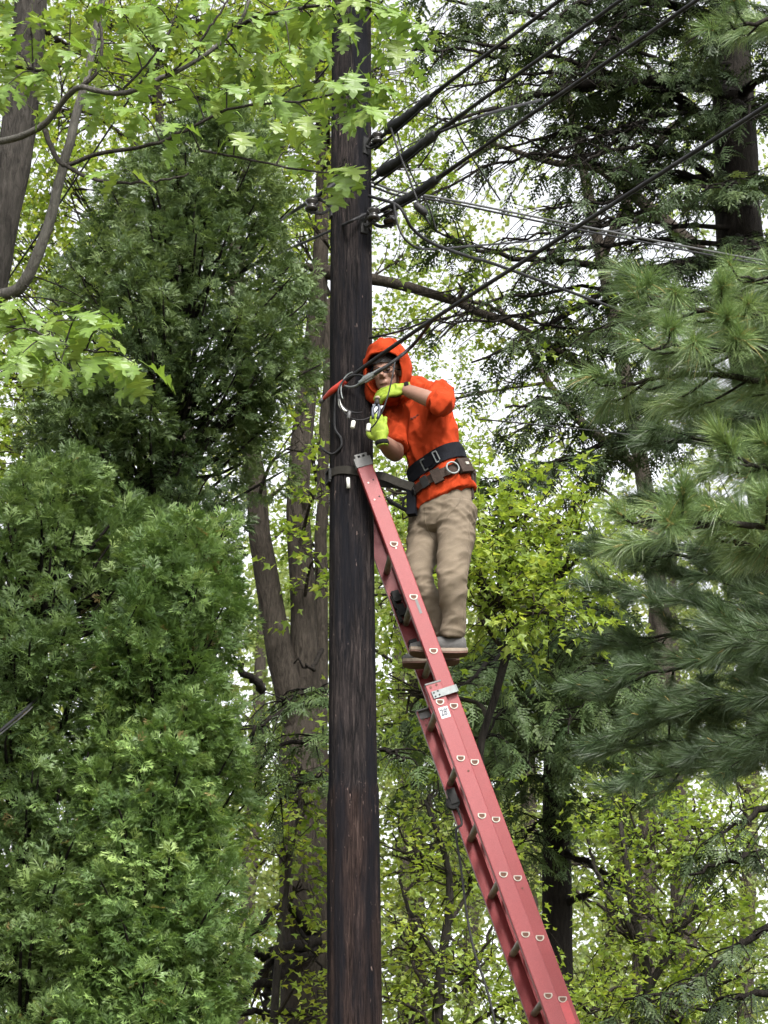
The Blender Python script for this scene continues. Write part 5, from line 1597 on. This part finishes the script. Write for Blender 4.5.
TL = norm(np.array([.74, -.67, 0])); TF = norm(np.array([-.67, -.74, 0])); ZZ = np.array([0, 0, 1.0])
def ringf(px, py, Y, a, b, tn):
    tn = norm(np.array(tn, float))
    l = norm(TL - tn * np.dot(TL, tn)); f = norm(TF - tn * np.dot(TF, tn) - l * np.dot(TF, l))
    return (P(px, py, Y), l * a, f * b)
SPT = (-.26, -.06, .96)
NECK = P(408, 387, 10.43)
SHC = P(420, 401, 10.46)
SL = SHC + TL * .140 - ZZ * .005; SR = SHC - TL * .165 - ZZ * .005
EL = P(440, 403.5, 10.09); WL = P(404, 389, 10.17)
ER = P(395, 453, 10.43); WR = P(381.5, 440, 10.21)
HC = P(387, 373, 10.36)
HF = norm(np.array([-.30, -.90, -.27])); HL = norm(np.cross(ZZ, HF)); HU = np.cross(HF, HL)
HLt = -norm(np.cross(HF, HU)) 
HA = np.array([HL, HF, HU])                          # head axes: side, forward, up
RUNG = B0 + LW * FW + LU * (SP + FU)
SOLE_Z = RUNG[2] + .0118
FN = RUNG + LR * .12 + np.array([.025, 0, 0]); FF = RUNG + LR * .27 + np.array([.005, 0, 0])           # where each foot meets the rung
HIPL = P(457, 515, 10.43); KNL = P(453, 580, 10.36)
HIPR = P(430, 519, 10.56); KNR = P(420, 578, 10.50)
ANL = np.array([FN[0] + .074, FN[1], SOLE_Z + .09]); ANR = np.array([FF[0] + .075, FF[1], SOLE_Z + .09])

person = thing('person', (RUNG[0], RUNG[1], SOLE_Z), 'person in orange hoodie and khaki trousers standing on the ladder, hands at the pole', 'person')

# ---- hands
def hand_parts(w, y, z, th, curl, lens=(.062, .076, .080, .070), fat=1.0, thumb_bend=.5, tscale=1.0):
    """w wrist, y towards the knuckles, z back of the hand, th thumb side"""
    y = norm(np.array(y, float)); z = np.array(z, float); z = norm(z - y * np.dot(z, y)); x = np.array(th, float); x = norm(x - y * np.dot(x, y) - z * np.dot(x, z))
    parts = [ellipsoid(w + y * .048, (.042 * fat, .055, .021 * fat), (x, y, z)),
             ellipsoid(w + y * .030 + x * .022 - z * .008, (.022, .034, .017 * fat), (x, y, z)),
             limb([w - y * .035, w, w + y * .04], [.029 * fat, .028 * fat, .03 * fat], 14, 6)]
    for k in range(4):
        b = w + y * (.084 - .004 * abs(k - 2)) + x * (-.032 + .0215 * k)
        pts = [b - y * .02, b]; d = y; a = 0
        for j, f in enumerate((.45, .32, .23)):
            a += curl[k] * (1.0 if j else .8)
            d = y * math.cos(a) - z * math.sin(a) + x * (.05 * (k - 1.5)) * (j == 0)
            pts.append(pts[-1] + norm(d) * lens[k] * f * 1.12)
        parts.append(limb(pts, [.0105 * fat, .011 * fat, .0105 * fat, .0098 * fat, .0085 * fat], 10, 14))
        parts.append(ellipsoid(pts[-1], (.0085 * fat,) * 3, n=8, m=6))
    b = w + y * .022 + x * .034 - z * .006
    t1 = b + (x * .75 + y * .65 - z * .15) * .036 * tscale
    t2 = t1 + norm(x * (.35 - thumb_bend * .4) + y * .9 - z * .45) * .032 * tscale
    t3 = t2 + norm(x * (.1 - thumb_bend * .5) + y * .9 - z * .6) * .025 * tscale
    parts.append(limb([b - x * .02, b, t1, t2, t3], [.015 * fat, .0145 * fat, .0125 * fat, .0115 * fat, .009 * fat], 10, 14))
    parts.append(ellipsoid(t3, (.0092 * fat,) * 3, n=8, m=6))
    return parts

handL = dict(w=WL, y=(-.97, .10, -.12), z=(.05, -.86, .5), th=(0, .5, .85), curl=(.42, .36, .33, .30))
handR = dict(w=WR, y=(-.16, -.12, .97), z=(-.25, -.95, -.1), th=(-1, .3, 0), curl=(.46, .42, .38, .32))

# ---- body: one continuous skin surface
def build_body():
    parts = []
    sp = [P(443, 508, 10.5), P(441, 480, 10.5), P(432, 442, 10.48), P(424, 415, 10.47), P(414, 394, 10.45)]
    sz = [(.125, .09), (.115, .085), (.118, .085), (.12, .08), (.07, .06)]
    parts.append(loft([(p, TL * a, TF * b) for p, (a, b) in zip(sp, sz)]))
    parts.append(limb([P(415, 398, 10.45), NECK, HC - HU * .05 - HF * .02], [.068, .058, .055], 16, 10))
    # head
    parts.append(ellipsoid(HC - HF * .012 + HU * .022, (.074, .094, .088), HA, 24, 18))
    parts.append(ellipsoid(HC + HF * .022 - HU * .045, (.058, .066, .068), HA, 20, 14))
    parts.append(ellipsoid(HC + HF * .058 - HU * .092, (.026, .026, .022), HA))          # chin
    parts.append(ellipsoid(HC + HF * .078 + HU * .014, (.052, .014, .011), HA))           # brow
    parts.append(limb([HC + HF * .084 + HU * .004, HC + HF * .100 - HU * .018, HC + HF * .110 - HU * .034], [.008, .010, .0135], 10, 8))
    for s in (-1, 1):
        parts.append(ellipsoid(HC + HF * .096 - HU * .037 + HL * .011 * s, (.009, .011, .008), HA))
        parts.append(ellipsoid(HC + HF * .062 - HU * .022 + HL * .040 * s, (.022, .022, .020), HA))   # cheeks
        parts.append(ellipsoid(HC + HL * .076 * s - HU * .01 - HF * .012, (.010, .022, .032), HA))    # ears
    for dz in (-.060, -.070):
        parts.append(ellipsoid(HC + HF * .084 + HU * dz, (.024, .011, .0065), HA))       # lips
    # arms
    parts.append(limb([SL - TL * .02, SL, (SL + EL) / 2 + np.array([0, 0, -.012]), EL], [.05, .05, .043, .036], 18))
    parts.append(limb([EL, EL * .6 + WL * .4, WL], [.036, .043, .031], 18))
    parts.append(ellipsoid(EL, (.036,) * 3))
    parts.append(limb([SR + TL * .02, SR, (SR + ER) / 2, ER], [.05, .05, .047, .045], 18))
    parts.append(limb([ER, ER * .7 + WR * .3, WR], [.047, .051, .034], 18))
    parts.append(ellipsoid(ER, (.047,) * 3))
    for h in (handL, handR): parts += hand_parts(**h, fat=.86)
    # legs and feet
    for hp, kn, an in ((HIPL, KNL, ANL), (HIPR, KNR, ANR)):
        parts.append(limb([hp + ZZ * .04, (hp + kn) / 2, kn, (kn + an) / 2 + np.array([.015, 0, .02]), an], [.085, .07, .05, .044, .03], 18, 22))
        parts.append(limb([an + np.array([.03, 0, -.045]), an + np.array([-.06, 0, -.055]), an + np.array([-.15, 0, -.062])], [.022, .022, .014], 14, 10))
    me = fuse(parts, .0050, 3, .4, .35)
    setsmooth(me)
    return link('body', me, MATS['skin'], person)
body = build_body()

# ---- eyes and dark glasses frame, hair under the hood
for s in (-1, 1):
    V, F = ellipsoid(HC + HF * .0805 + HU * .0005 + HL * .032 * s, (.0125, .0075, .0055), HA, 12, 8)
    MB().add(V, F).build('eye', MATS['eye_dark'], body, smooth=True)
gl = MB()
for s in (-1, 1):
    c = HC + HF * .100 + HU * .002 + HL * .034 * s
    ring = [c + HL * .030 * math.cos(a) + HU * .019 * math.sin(a) - HF * (.010 * (s * math.cos(a) + 1)) for a in np.linspace(0, 2 * math.pi, 19)]
    gl.tube(ring, .003, 6, cap=False)
    gl.tube(np.array([c + HL * .03 * s - HF * .018, HC + HL * .078 * s + HU * .006 - HF * .02]), .0032, 6)
gl.tube(np.array([HC + HF * .1 + HU * .006 - HL * .006, HC + HF * .1 + HU * .006 + HL * .006]), .0032, 6)
gl.build('glasses', MATS['belt_black'], person, smooth=True)
def build_hair():
    parts = []
    V, F = ellipsoid(HC - HF * .012 + HU * .030, (.082, .098, .088), HA, 32, 24)
    r = np.random.default_rng(3)
    V2 = V + norm(V - HC) * r.normal(0, .0025, (len(V), 1))
    d = V2 - HC
    keep = lambda q: (np.dot(q - HC, HU) > .033 + .004 * math.sin(np.dot(q - HC, HL) * 130)) or (np.dot(q - HC, HF) < .02 and np.dot(q - HC, HU) > -.03)
    F = [f for f in F if all(keep(V2[i]) for i in f)]
    return MB().add(V2, F).build('hair', MATS['hair_dark'], person, smooth=True)
build_hair()

# ---- trousers
def build_trousers():
    parts = [loft([ringf(441, 484, 10.5, .150, .115, (-.12, 0, 1)), ringf(443, 497, 10.5, .162, .128, (-.1, 0, 1)), ringf(443.5, 512, 10.5, .168, .134, (-.05, 0, 1)), ringf(443.5, 526, 10.5, .160, .130, (0, 0, 1)), ringf(443, 534, 10.5, .11, .10, (0, 0, 1))])]
    cl_, cr_ = ANL + np.array([.004, 0, .012]), ANR + np.array([.004, 0, .012])
    parts.append(limb([HIPL + ZZ * .03, HIPL * .6 + KNL * .4, KNL + np.array([-.008, -.01, 0]), KNL * .45 + ANL * .55 + np.array([.012, 0, 0]), cl_], [.106, .092, .071, .064, .057], 24, 26))
    parts.append(limb([HIPR + ZZ * .03, HIPR * .6 + KNR * .4, KNR + np.array([-.012, -.01, 0]), KNR * .45 + ANR * .55 + np.array([.012, 0, 0]), cr_], [.104, .091, .072, .064, .056], 24, 26))
    me = fuse(parts, .0062, 5, .5)
    kz = KNL[2]; hz_ = HIPL[2]; az = ANL[2]
    def fn(p):
        z = p[2]
        k1 = math.exp(-((z - kz) / .10) ** 2); k2 = math.exp(-((z - az) / .09) ** 2); k3 = math.exp(-((z - hz_ + .05) / .10) ** 2)
        a = 1 - abs(nz(p, (5, 5, 17), 3.1)) * 2.4
        b = 1 - abs(nz((p[0], p[1], p[2] + .55 * (p[0] + p[1] * .5)), (6, 6, 20), 8.3)) * 2.4
        c = 1 - abs(nz(p, (9, 9, 34), 1.7)) * 2.2
        e = nz(p, (4, 4, 5), 5.0)
        g = 1 - abs(nz((p[0] + .5 * p[2], p[1], p[2] - .6 * p[0]), (10, 10, 26), 15.0)) * 2.8
        dg_ = 1 - abs(nz((p[0] * .6 - .8 * p[2], p[1] * .7, p[2] * .5 + .4 * p[0]), (13, 9, 13), 21.0)) * 2.6
        return .004 * k1 * max(a, -.5) + .006 * k2 * max(c, -.6) + .008 * k3 * max(b, -.5) + .004 * max(g, -.2) * (.2 + k1 * .7 + k3) + .007 * max(dg_, -.3) + .004 * e
    wrinkle(me, fn)
    setsmooth(me)
    o = link('trousers', me, MATS['trouser_khaki'], person)
    # stitched seam lines and pocket edge, fly
    bv = BVHTree.FromPolygons([v.co.copy() for v in me.vertices], [tuple(p.vertices) for p in me.polygons])
    def onto(px, py):
        h = bv.ray_cast(Vector(CAM), Vector(norm(ray(px, py))))
        return np.array(h[0]) if h[0] is not None else None
    def seam(pl, r, name):
        pts = [q for q in (onto(*c) for c in spline(np.array([(a, b, 0) for a, b in pl]), 24)[:, :2]) if q is not None]
        if len(pts) > 3:
            MB().tube(np.array(pts), r, 5).build(name, MATS['trouser_khaki'], o, smooth=True)
    seam([(463, 496), (458, 504), (450, 513), (447, 517)], .0028, 'pocket_seam')
    seam([(426, 506), (425, 518), (428, 530), (434, 540)], .0026, 'fly_seam')
    seam([(470, 505), (469, 540), (467, 580), (463, 620)], .0022, 'side_seam')
    return o, bv
trousers, TBV = build_trousers()

# ---- sweatshirt
def build_shirt():
    parts = [loft([ringf(444.5, 503, 10.5, .190, .156, (-.36, -.04, .93)), ringf(443, 493, 10.5, .184, .150, (-.34, -.04, .93)), ringf(441, 480, 10.5, .168, .134, (-.32, -.04, .95)), ringf(438, 466, 10.5, .152, .118, SPT),
                   ringf(432, 446, 10.49, .154, .115, SPT), ringf(425, 424, 10.48, .166, .116, SPT), ringf(421.5, 408, 10.465, .170, .108, SPT), ringf(417, 397, 10.455, .150, .105, SPT), ringf(412, 390, 10.44, .098, .088, (-.4, -.1, .9)), ringf(408, 384, 10.43, .085, .082, (-.4, -.1, .9))], 36)]
    parts.append(ellipsoid(SL, (.070, .070, .068))); parts.append(ellipsoid(SR, (.085, .085, .085)))
    cufL = EL * .80 + WL * .20; cufR = ER * .86 + WR * .14
    parts.append(limb([SL, SL * .5 + EL * .5 + np.array([0, 0, -.015]), EL + np.array([.002, 0, 0])], [.071, .065, .057], 22, 14))
    parts.append(ellipsoid(EL, (.058,) * 3))
    parts.append(limb([EL, cufL], [.058, .052], 22, 6))
    parts.append(limb([SR, SR * .5 + ER * .5 + np.array([.006, 0, 0]), SR * .14 + ER * .86], [.084, .072, .066], 22, 14))
    me = fuse(parts, .0062, 5, .5)
    wz = P(439, 470, 10.5)[2]
    def fn(p):
        dL = np.linalg.norm(p - EL); dR = np.linalg.norm(p - ER)
        k = math.exp(-(dL / .16) ** 2) + math.exp(-(dR / .15) ** 2)
        w = math.exp(-((p[2] - wz - .05) / .10) ** 2)
        a = 1 - abs(nz(p, (13, 13, 13), 2.0)) * 2.4
        b = 1 - abs(nz((p[0] + .45 * p[2], p[1], p[2] * .45), (11, 11, 9), 7.7)) * 2.3
        c = 1 - abs(nz((p[0] + .3 * p[2], p[1], p[2]), (22, 22, 7), 4.4)) * 2.2
        s1 = 1 - abs(nz((p[0] * .8 + .7 * p[2], p[1], p[2] * .8 - .5 * p[0]), (17, 17, 8), 12.0)) * 2.6
        v1 = 1 - abs(nz((p[0] * .9 - .35 * p[2], p[1] * .9, p[2] * .35), (15, 15, 6), 31.0)) * 3.0
        return .009 * k * max(a, -.6) + .008 * max(b, -.5) * (1 - .4 * k) + .008 * w * max(c, -.6) + .005 * max(s1, -.25) + .015 * max(v1, -.25) - .009
    wrinkle(me, fn)
    setsmooth(me)
    o = link('sweatshirt', me, MATS['sweatshirt_orange'], person)
    bv = BVHTree.FromPolygons([v.co.copy() for v in me.vertices], [tuple(p.vertices) for p in me.polygons])
    # ribbed sleeve hems
    for c0, c1_, rr in ((EL * .80 + WL * .20, WL, .052), (SR * .14 + ER * .86, ER, .064)):
        ax = norm(c1_ - c0)
        MB().tube(np.array([c0 - ax * .012, c0 - ax * .008, c0 + ax * .004, c0 + ax * .008]), [rr * .9, rr * 1.02, rr * 1.02, rr * .9], 20).build('sleeve_hem', MATS['sweatshirt_orange'], o, smooth=True)
    # small dark script mark on the chest
    pts = []
    for a, b in [(410, 420), (411.5, 417.5), (412.5, 419.5), (414, 416.5), (415, 418), (416.5, 415.5), (418.5, 414.5)]:
        h = bv.ray_cast(Vector(CAM), Vector(norm(ray(a, b))))
        if h[0] is not None: pts.append(np.array(h[0]) - norm(ray(a, b)) * .002)
    if len(pts) > 3: MB().tube(spline(np.array(pts), 20), .0026, 5).build('chest_logo', MATS['stitch_dark'], o, smooth=True)
    return o, bv
shirt, SBV = build_shirt()

# ---- hood
def build_hood():
    hc = HC - HF * .012 + HU * .036
    na, nr = 48, 22
    V = []
    r = np.random.default_rng(2)
    def pt(a, t, shrink=0.0):
        # a: angle around the face opening (0 = his left, pi/2 = up); t: 0 rim .. 1 back of the head
        ca, sa = math.cos(a), math.sin(a)
        rim = R(52) - R(27) * abs(sa) ** 1.3
        if sa < 0: rim = R(50) + R(18) * abs(sa)
        th = rim + (math.pi - rim) * t
        d = HL * ca * math.sin(th) + HU * sa * math.sin(th) + HF * math.cos(th)
        rx, rf, ru = .116, .130, .138
        rad = 1 / math.sqrt((np.dot(d, HL) / rx) ** 2 + (np.dot(d, HF) / rf) ** 2 + (np.dot(d, HU) / ru) ** 2)
        dn = max(0, -np.dot(d, HU))
        rad *= 1 + .35 * dn ** 1.5
        q = hc + d * (rad - shrink)
        peak = math.exp(-((a - math.pi / 2 + .25) / .35) ** 2) * math.exp(-((t - .22) / .22) ** 2)
        q = q + HU * .012 * peak
        q = q + d * .016 * math.exp(-((a - .25) / .28) ** 2) * math.exp(-((t - .12) / .12) ** 2)
        fold = 1 - abs(nz(q, (14, 14, 14), 6.6)) * 2.3
        fold2 = 1 - abs(nz((q[0], q[1], q[2] + .8 * q[0]), (9, 9, 20), 9.1)) * 2.3
        return q + d * (.010 * max(fold, -.5) + .010 * max(fold2, -.4)) * min(1, .3 + t * 4)
    for i in range(nr):
        for j in range(na):
            V.append(pt(2 * math.pi * j / na, (i / (nr - 1)) ** 1.0 * .995))
    nin = len(V)
    for i in range(nr):
        for j in range(na):
            V.append(pt(2 * math.pi * j / na, (i / (nr - 1)) * .995, .010))
    F = []
    for i in range(nr - 1):
        for j in range(na):
            j2 = (j + 1) % na
            F.append((i * na + j, i * na + j2, (i + 1) * na + j2, (i + 1) * na + j))
            F.append((nin + i * na + j, nin + (i + 1) * na + j, nin + (i + 1) * na + j2, nin + i * na + j2))
    for j in range(na):
        j2 = (j + 1) % na
        F.append((j2, j, nin + j, nin + j2))
    F.append(tuple((nr - 1) * na + j for j in range(na))); 
    o = MB().add(np.array(V), F).build('hood', MATS['sweatshirt_orange'], person, smooth=True)
    rim = [pt(2 * math.pi * j / na, 0.012, .004) for j in range(na + 1)]
    MB().tube(np.array(rim), .0065, 8, cap=False).build('hood_hem', MATS['sweatshirt_orange'], o, smooth=True)
    # drape from hood to shoulders
    return o
build_hood()
def build_drape():
    parts = [limb([HC - HU * .06 - HF * .05, NECK + np.array([.0, .03, .0]), P(414, 397, 10.5)], [.070, .075, .075], 24, 10),
             limb([HC + HL * .080 - HU * .02 - HF * .03, HC + HL * .082 - HU * .10 - HF * .01, P(409, 397, 10.36)], [.026, .032, .036], 18, 12),
             limb([HC - HL * .085 - HU * .02 - HF * .03, HC - HL * .085 - HU * .11, P(398, 398, 10.44)], [.03, .04, .045], 18, 12)]
    me = fuse(parts, .0065, 6, .5)
    wrinkle(me, lambda p: .007 * max(1 - abs(nz(p, (16, 16, 9), 3.3)) * 2.3, -.5))
    setsmooth(me)
    link('hood_collar', me, MATS['sweatshirt_orange'], person)
build_drape()

# ---- gloves
def build_glove(h, name):
    me = fuse(hand_parts(**h, fat=1.12), .0040, 2, .4)
    wrinkle(me, lambda p: .0016 * nz(p, (60, 60, 60), 2.2))
    setsmooth(me)
    g = link(name, me, MATS['glove_lime'], person)
    y = norm(np.array(h['y'], float)); z = np.array(h['z'], float); z = norm(z - y * np.dot(z, y)); x = np.cross(y, z)
    w = h['w']
    rr = [w + y * t - y * .028 for t in (0, .006, .018, .024)]
    MB().tube(np.array(rr), [.034, .0365, .0365, .034], 16).build('cuff', MATS['glove_black'], g, smooth=True)
    V, F = ellipsoid(w + y * .05 - z * .012, (.043, .050, .018), (x, y, z)); MB().add(V, F).build('palm_pad', MATS['glove_black'], g, smooth=True)
    return g
build_glove(handL, 'glove'); build_glove(handR, 'glove')

# ---- belts, following the shirt by ray casting from the spine
def band(c, nrm, lo, hi, lift, thick, mat, name, n=72, a0=0, a1=360, parent=None, wob=.0):
    nrm = norm(np.array(nrm, float))
    e1 = norm(np.array([1, 0, 0.]) - nrm * nrm[0]); e2 = np.cross(nrm, e1)
    full = abs(a1 - a0) >= 360
    an = np.radians(np.linspace(a0, a1, n, endpoint=not full))
    hs_ = [lo, lo * .6 + hi * .4, hi * .6 + lo * .4, hi]
    rows = []
    for hgt in hs_:
        rr = []
        for a in an:
            d = e1 * math.cos(a) + e2 * math.sin(a); o_ = c + nrm * hgt
            h = SBV.ray_cast(Vector(o_ + d * .30), Vector(-d), .30)
            h2 = TBV.ray_cast(Vector(o_ + d * .30), Vector(-d), .30)
            r1 = np.linalg.norm(np.array(h[0]) - o_) if h[0] is not None else 0
            r2 = np.linalg.norm(np.array(h2[0]) - o_) if h2[0] is not None else 0
            rr.append(max(min(max(r1, r2), .21), .12))
        rr = np.array(rr)
        for _ in range(4):
            rr = (np.roll(rr, 1) + rr * 2 + np.roll(rr, -1)) / 4 if full else rr
        rows.append(rr)
    rows = np.maximum.reduce(rows)[None] * .5 + np.array(rows) * .5
    V = []
    for sgn in (thick, 0):
        for hi_, rr in zip(hs_, rows):
            for a, r_ in zip(an, rr):
                d = e1 * math.cos(a) + e2 * math.sin(a)
                V.append(c + nrm * (hi_ + wob * math.sin(3 * a)) + d * (r_ + lift + sgn))
    m = 4; F = []
    k = n if full else n - 1
    for s in (0, 1):
        for i in range(m - 1):
            for j in range(k):
                j2 = (j + 1) % n
                f = (s * m * n + i * n + j, s * m * n + i * n + j2, s * m * n + (i + 1) * n + j2, s * m * n + (i + 1) * n + j)
                F.append(f if s == 0 else f[::-1])
    for i in (0, m - 1):
        for j in range(k):
            j2 = (j + 1) % n
            F.append((i * n + j2, i * n + j, m * n + i * n + j, m * n + i * n + j2) if i == 0 else (i * n + j, i * n + j2, m * n + i * n + j2, m * n + i * n + j))
    o = MB().add(np.array(V), F).build(name, MATS[mat], parent or person, smooth=False)
    def at(adeg, h, out=0.0):
        a = R(adeg); d = e1 * math.cos(a) + e2 * math.sin(a)
        r_ = np.interp(a % (2 * math.pi), an % (2 * math.pi), rows[1]) if full else rows[1][0]
        tdir = -e1 * math.sin(a) + e2 * math.cos(a)
        return c + nrm * h + d * (r_ + lift + thick + out), d, tdir
    return o, at, nrm
BN = (-.40, -.03, .91)
bb, bat, bn = band(P(439.5, 467, 10.5), BN, -.040, .046, .004, .008, 'belt_black', 'support_belt')
tb, tat, tn_ = band(P(442.5, 486, 10.5), (-.38, -.02, .92), -.024, .026, .010, .008, 'leather_brown', 'tool_belt')
# buckles and rings
def plate(at, adeg, h, hw, hh, th, mat, name, parent, out=.002):
    q, d, t = at(adeg, h, out)
    return MB().box(q, (t, d, bn), (hw, th, hh)).build(name, MATS[mat], parent)
for a in (232, 262):
    q, d, t = bat(a, 0.0, .004)
    mb = MB()
    for s in (-1, 1):
        mb.box(q + bn * .030 * s, (t, d, bn), (.012, .004, .003)); mb.box(q + t * .011 * s, (t, d, bn), (.003, .004, .028))
    mb.build('buckle', MATS['steel_galv'], bb)
plate(bat, 247, 0, .035, .026, .004, 'belt_black', 'belt_overlap', bb)
def dring(at, adeg, h, r, mat, name, parent):
    q, d, t = at(adeg, h, .012)
    ring = [q + t * r * math.cos(a) + bn * r * math.sin(a) for a in np.linspace(0, 2 * math.pi, 19)]
    MB().tube(np.array(ring), .0055, 7, cap=False).build(name, MATS[mat], parent, smooth=True)
dring(tat, 285, .0, .033, 'steel_galv', 'ring', tb)
dring(tat, 205, -.004, .026, 'steel_dark', 'ring', tb)
plate(tat, 306, .000, .042, .040, .012, 'leather_brown', 'pouch_panel', tb)
plate(tat, 309, .006, .011, .008, .003, 'collar_alu', 'belt_label', tb, out=.016)
plate(tat, 258, -.006, .026, .038, .010, 'leather_brown', 'pouch_panel', tb)
plate(tat, 235, 0, .02, .029, .007, 'steel_dark', 'buckle', tb)
# hanging pouch at his right hip and tool strap at the left
q, d, t = tat(200, 0, .004)
MB().box(q - ZZ * .055, (norm(np.array([1, -.3, 0])), norm(np.array([.3, 1, 0])), ZZ), (.024, .02, .07)).build('tool_pouch', MATS['belt_black'], person)
q, d, t = tat(335, 0, -.002)
MB().box(q - ZZ * .085, (t, d, ZZ), (.012, .005, .085)).build('tool_strap', MATS['leather_brown'], person)
q, d, t = tat(350, 0, -.004)
MB().box(q - ZZ * .055, (t, d, ZZ), (.02, .012, .06)).build('tool_sheath', MATS['leather_brown'], person)

# ---- shoes
def build_shoe(foot, ang, tip):
    """foot: where the sole meets the rung"""
    f = norm(np.array([-math.cos(ang), -math.sin(ang), tip])); s = norm(np.cross(ZZ, f)); u = np.cross(f, s)
    u = u if u[2] > 0 else -u
    o = np.array([foot[0], foot[1], SOLE_Z]) - f * .155
    xs = [0, .012, .04, .09, .14, .19, .235, .265, .283, .290]
    hw = [.018, .030, .036, .037, .040, .046, .047, .040, .027, .012]
    tp = [.060, .082, .095, .098, .078, .062, .052, .046, .040, .034]
    rings = []
    for x, w, h in zip(xs, hw, tp):
        rings.append((o + f * x + u * (.018 + h * .5), s * w, u * (h * .5 + .004)))
    me = fuse([loft(rings, 20)], .005, 3, .4); setsmooth(me)
    sh = link('shoe', me, MATS['shoe_grey'], person)
    def slab(z0, z1, grow, mat, name):
        n = 14; V = []; ol = []
        for x, w in zip(xs, hw): ol.append((x, w + grow))
        pts = [(x - grow * (x < .01), w) for x, w in ol] + [(x - grow * (x < .01), -w) for x, w in reversed(ol)]
        toe = lambda x: .014 * max(0, (x - .2) / .09) ** 2 + .008 * max(0, (.05 - x) / .05) ** 2
        for z in (z0, z1):
            V += [o + f * x + s * w + u * (z + toe(x)) for x, w in pts]
        k = len(pts)
        F = [(i, (i + 1) % k, k + (i + 1) % k, k + i) for i in range(k)] + [tuple(range(k - 1, -1, -1)), tuple(range(k, 2 * k))]
        return MB().add(np.array(V), F).build(name, MATS[mat], sh)
    slab(.010, .025, .005, 'sole_tan', 'sole'); slab(0.0, .0098, .004, 'sole_brown', 'tread')
    la = [o + f * x + u * h + s * w for x, h, w in [(.13, .092, .02), (.135, .094, -.02), (.155, .082, .02), (.16, .084, -.02), (.18, .074, .02)]]
    MB().tube(np.array(la), .003, 5).build('laces', MATS['sole_tan'], sh)
build_shoe(FN, R(4), -.02); build_shoe(FF, R(-3), -.06)

# ---- pliers held between the gloves
pl = MB()
a = P(377, 402, 10.13); b = P(375, 420, 10.10)
dv = norm(b - a)
pl.tube(np.array([a - dv * .03, a, a + dv * .02]), [.006, .013, .012], 8)
pl.build('pliers', MATS['steel_dark'], None, smooth=True)
plo = bpy.data.objects['pliers']
tag(plo, 'small pliers with blue grips between the two lime gloves', 'tool')
for s in (-1, 1):
    sd = norm(np.cross(dv, [0, 1, 0])) * s
    MB().tube(spline([a + dv * .015 + sd * .006, a + dv * .05 + sd * .018, a + dv * .11 + sd * .012], 8), .0075, 8).build('grip', MATS['tool_blue'], plo, smooth=True)
MB().tube(np.array([a - dv * .032, a - dv * .02]), .014, 8).build('wire_nut', MATS['sole_tan'], plo, smooth=True)
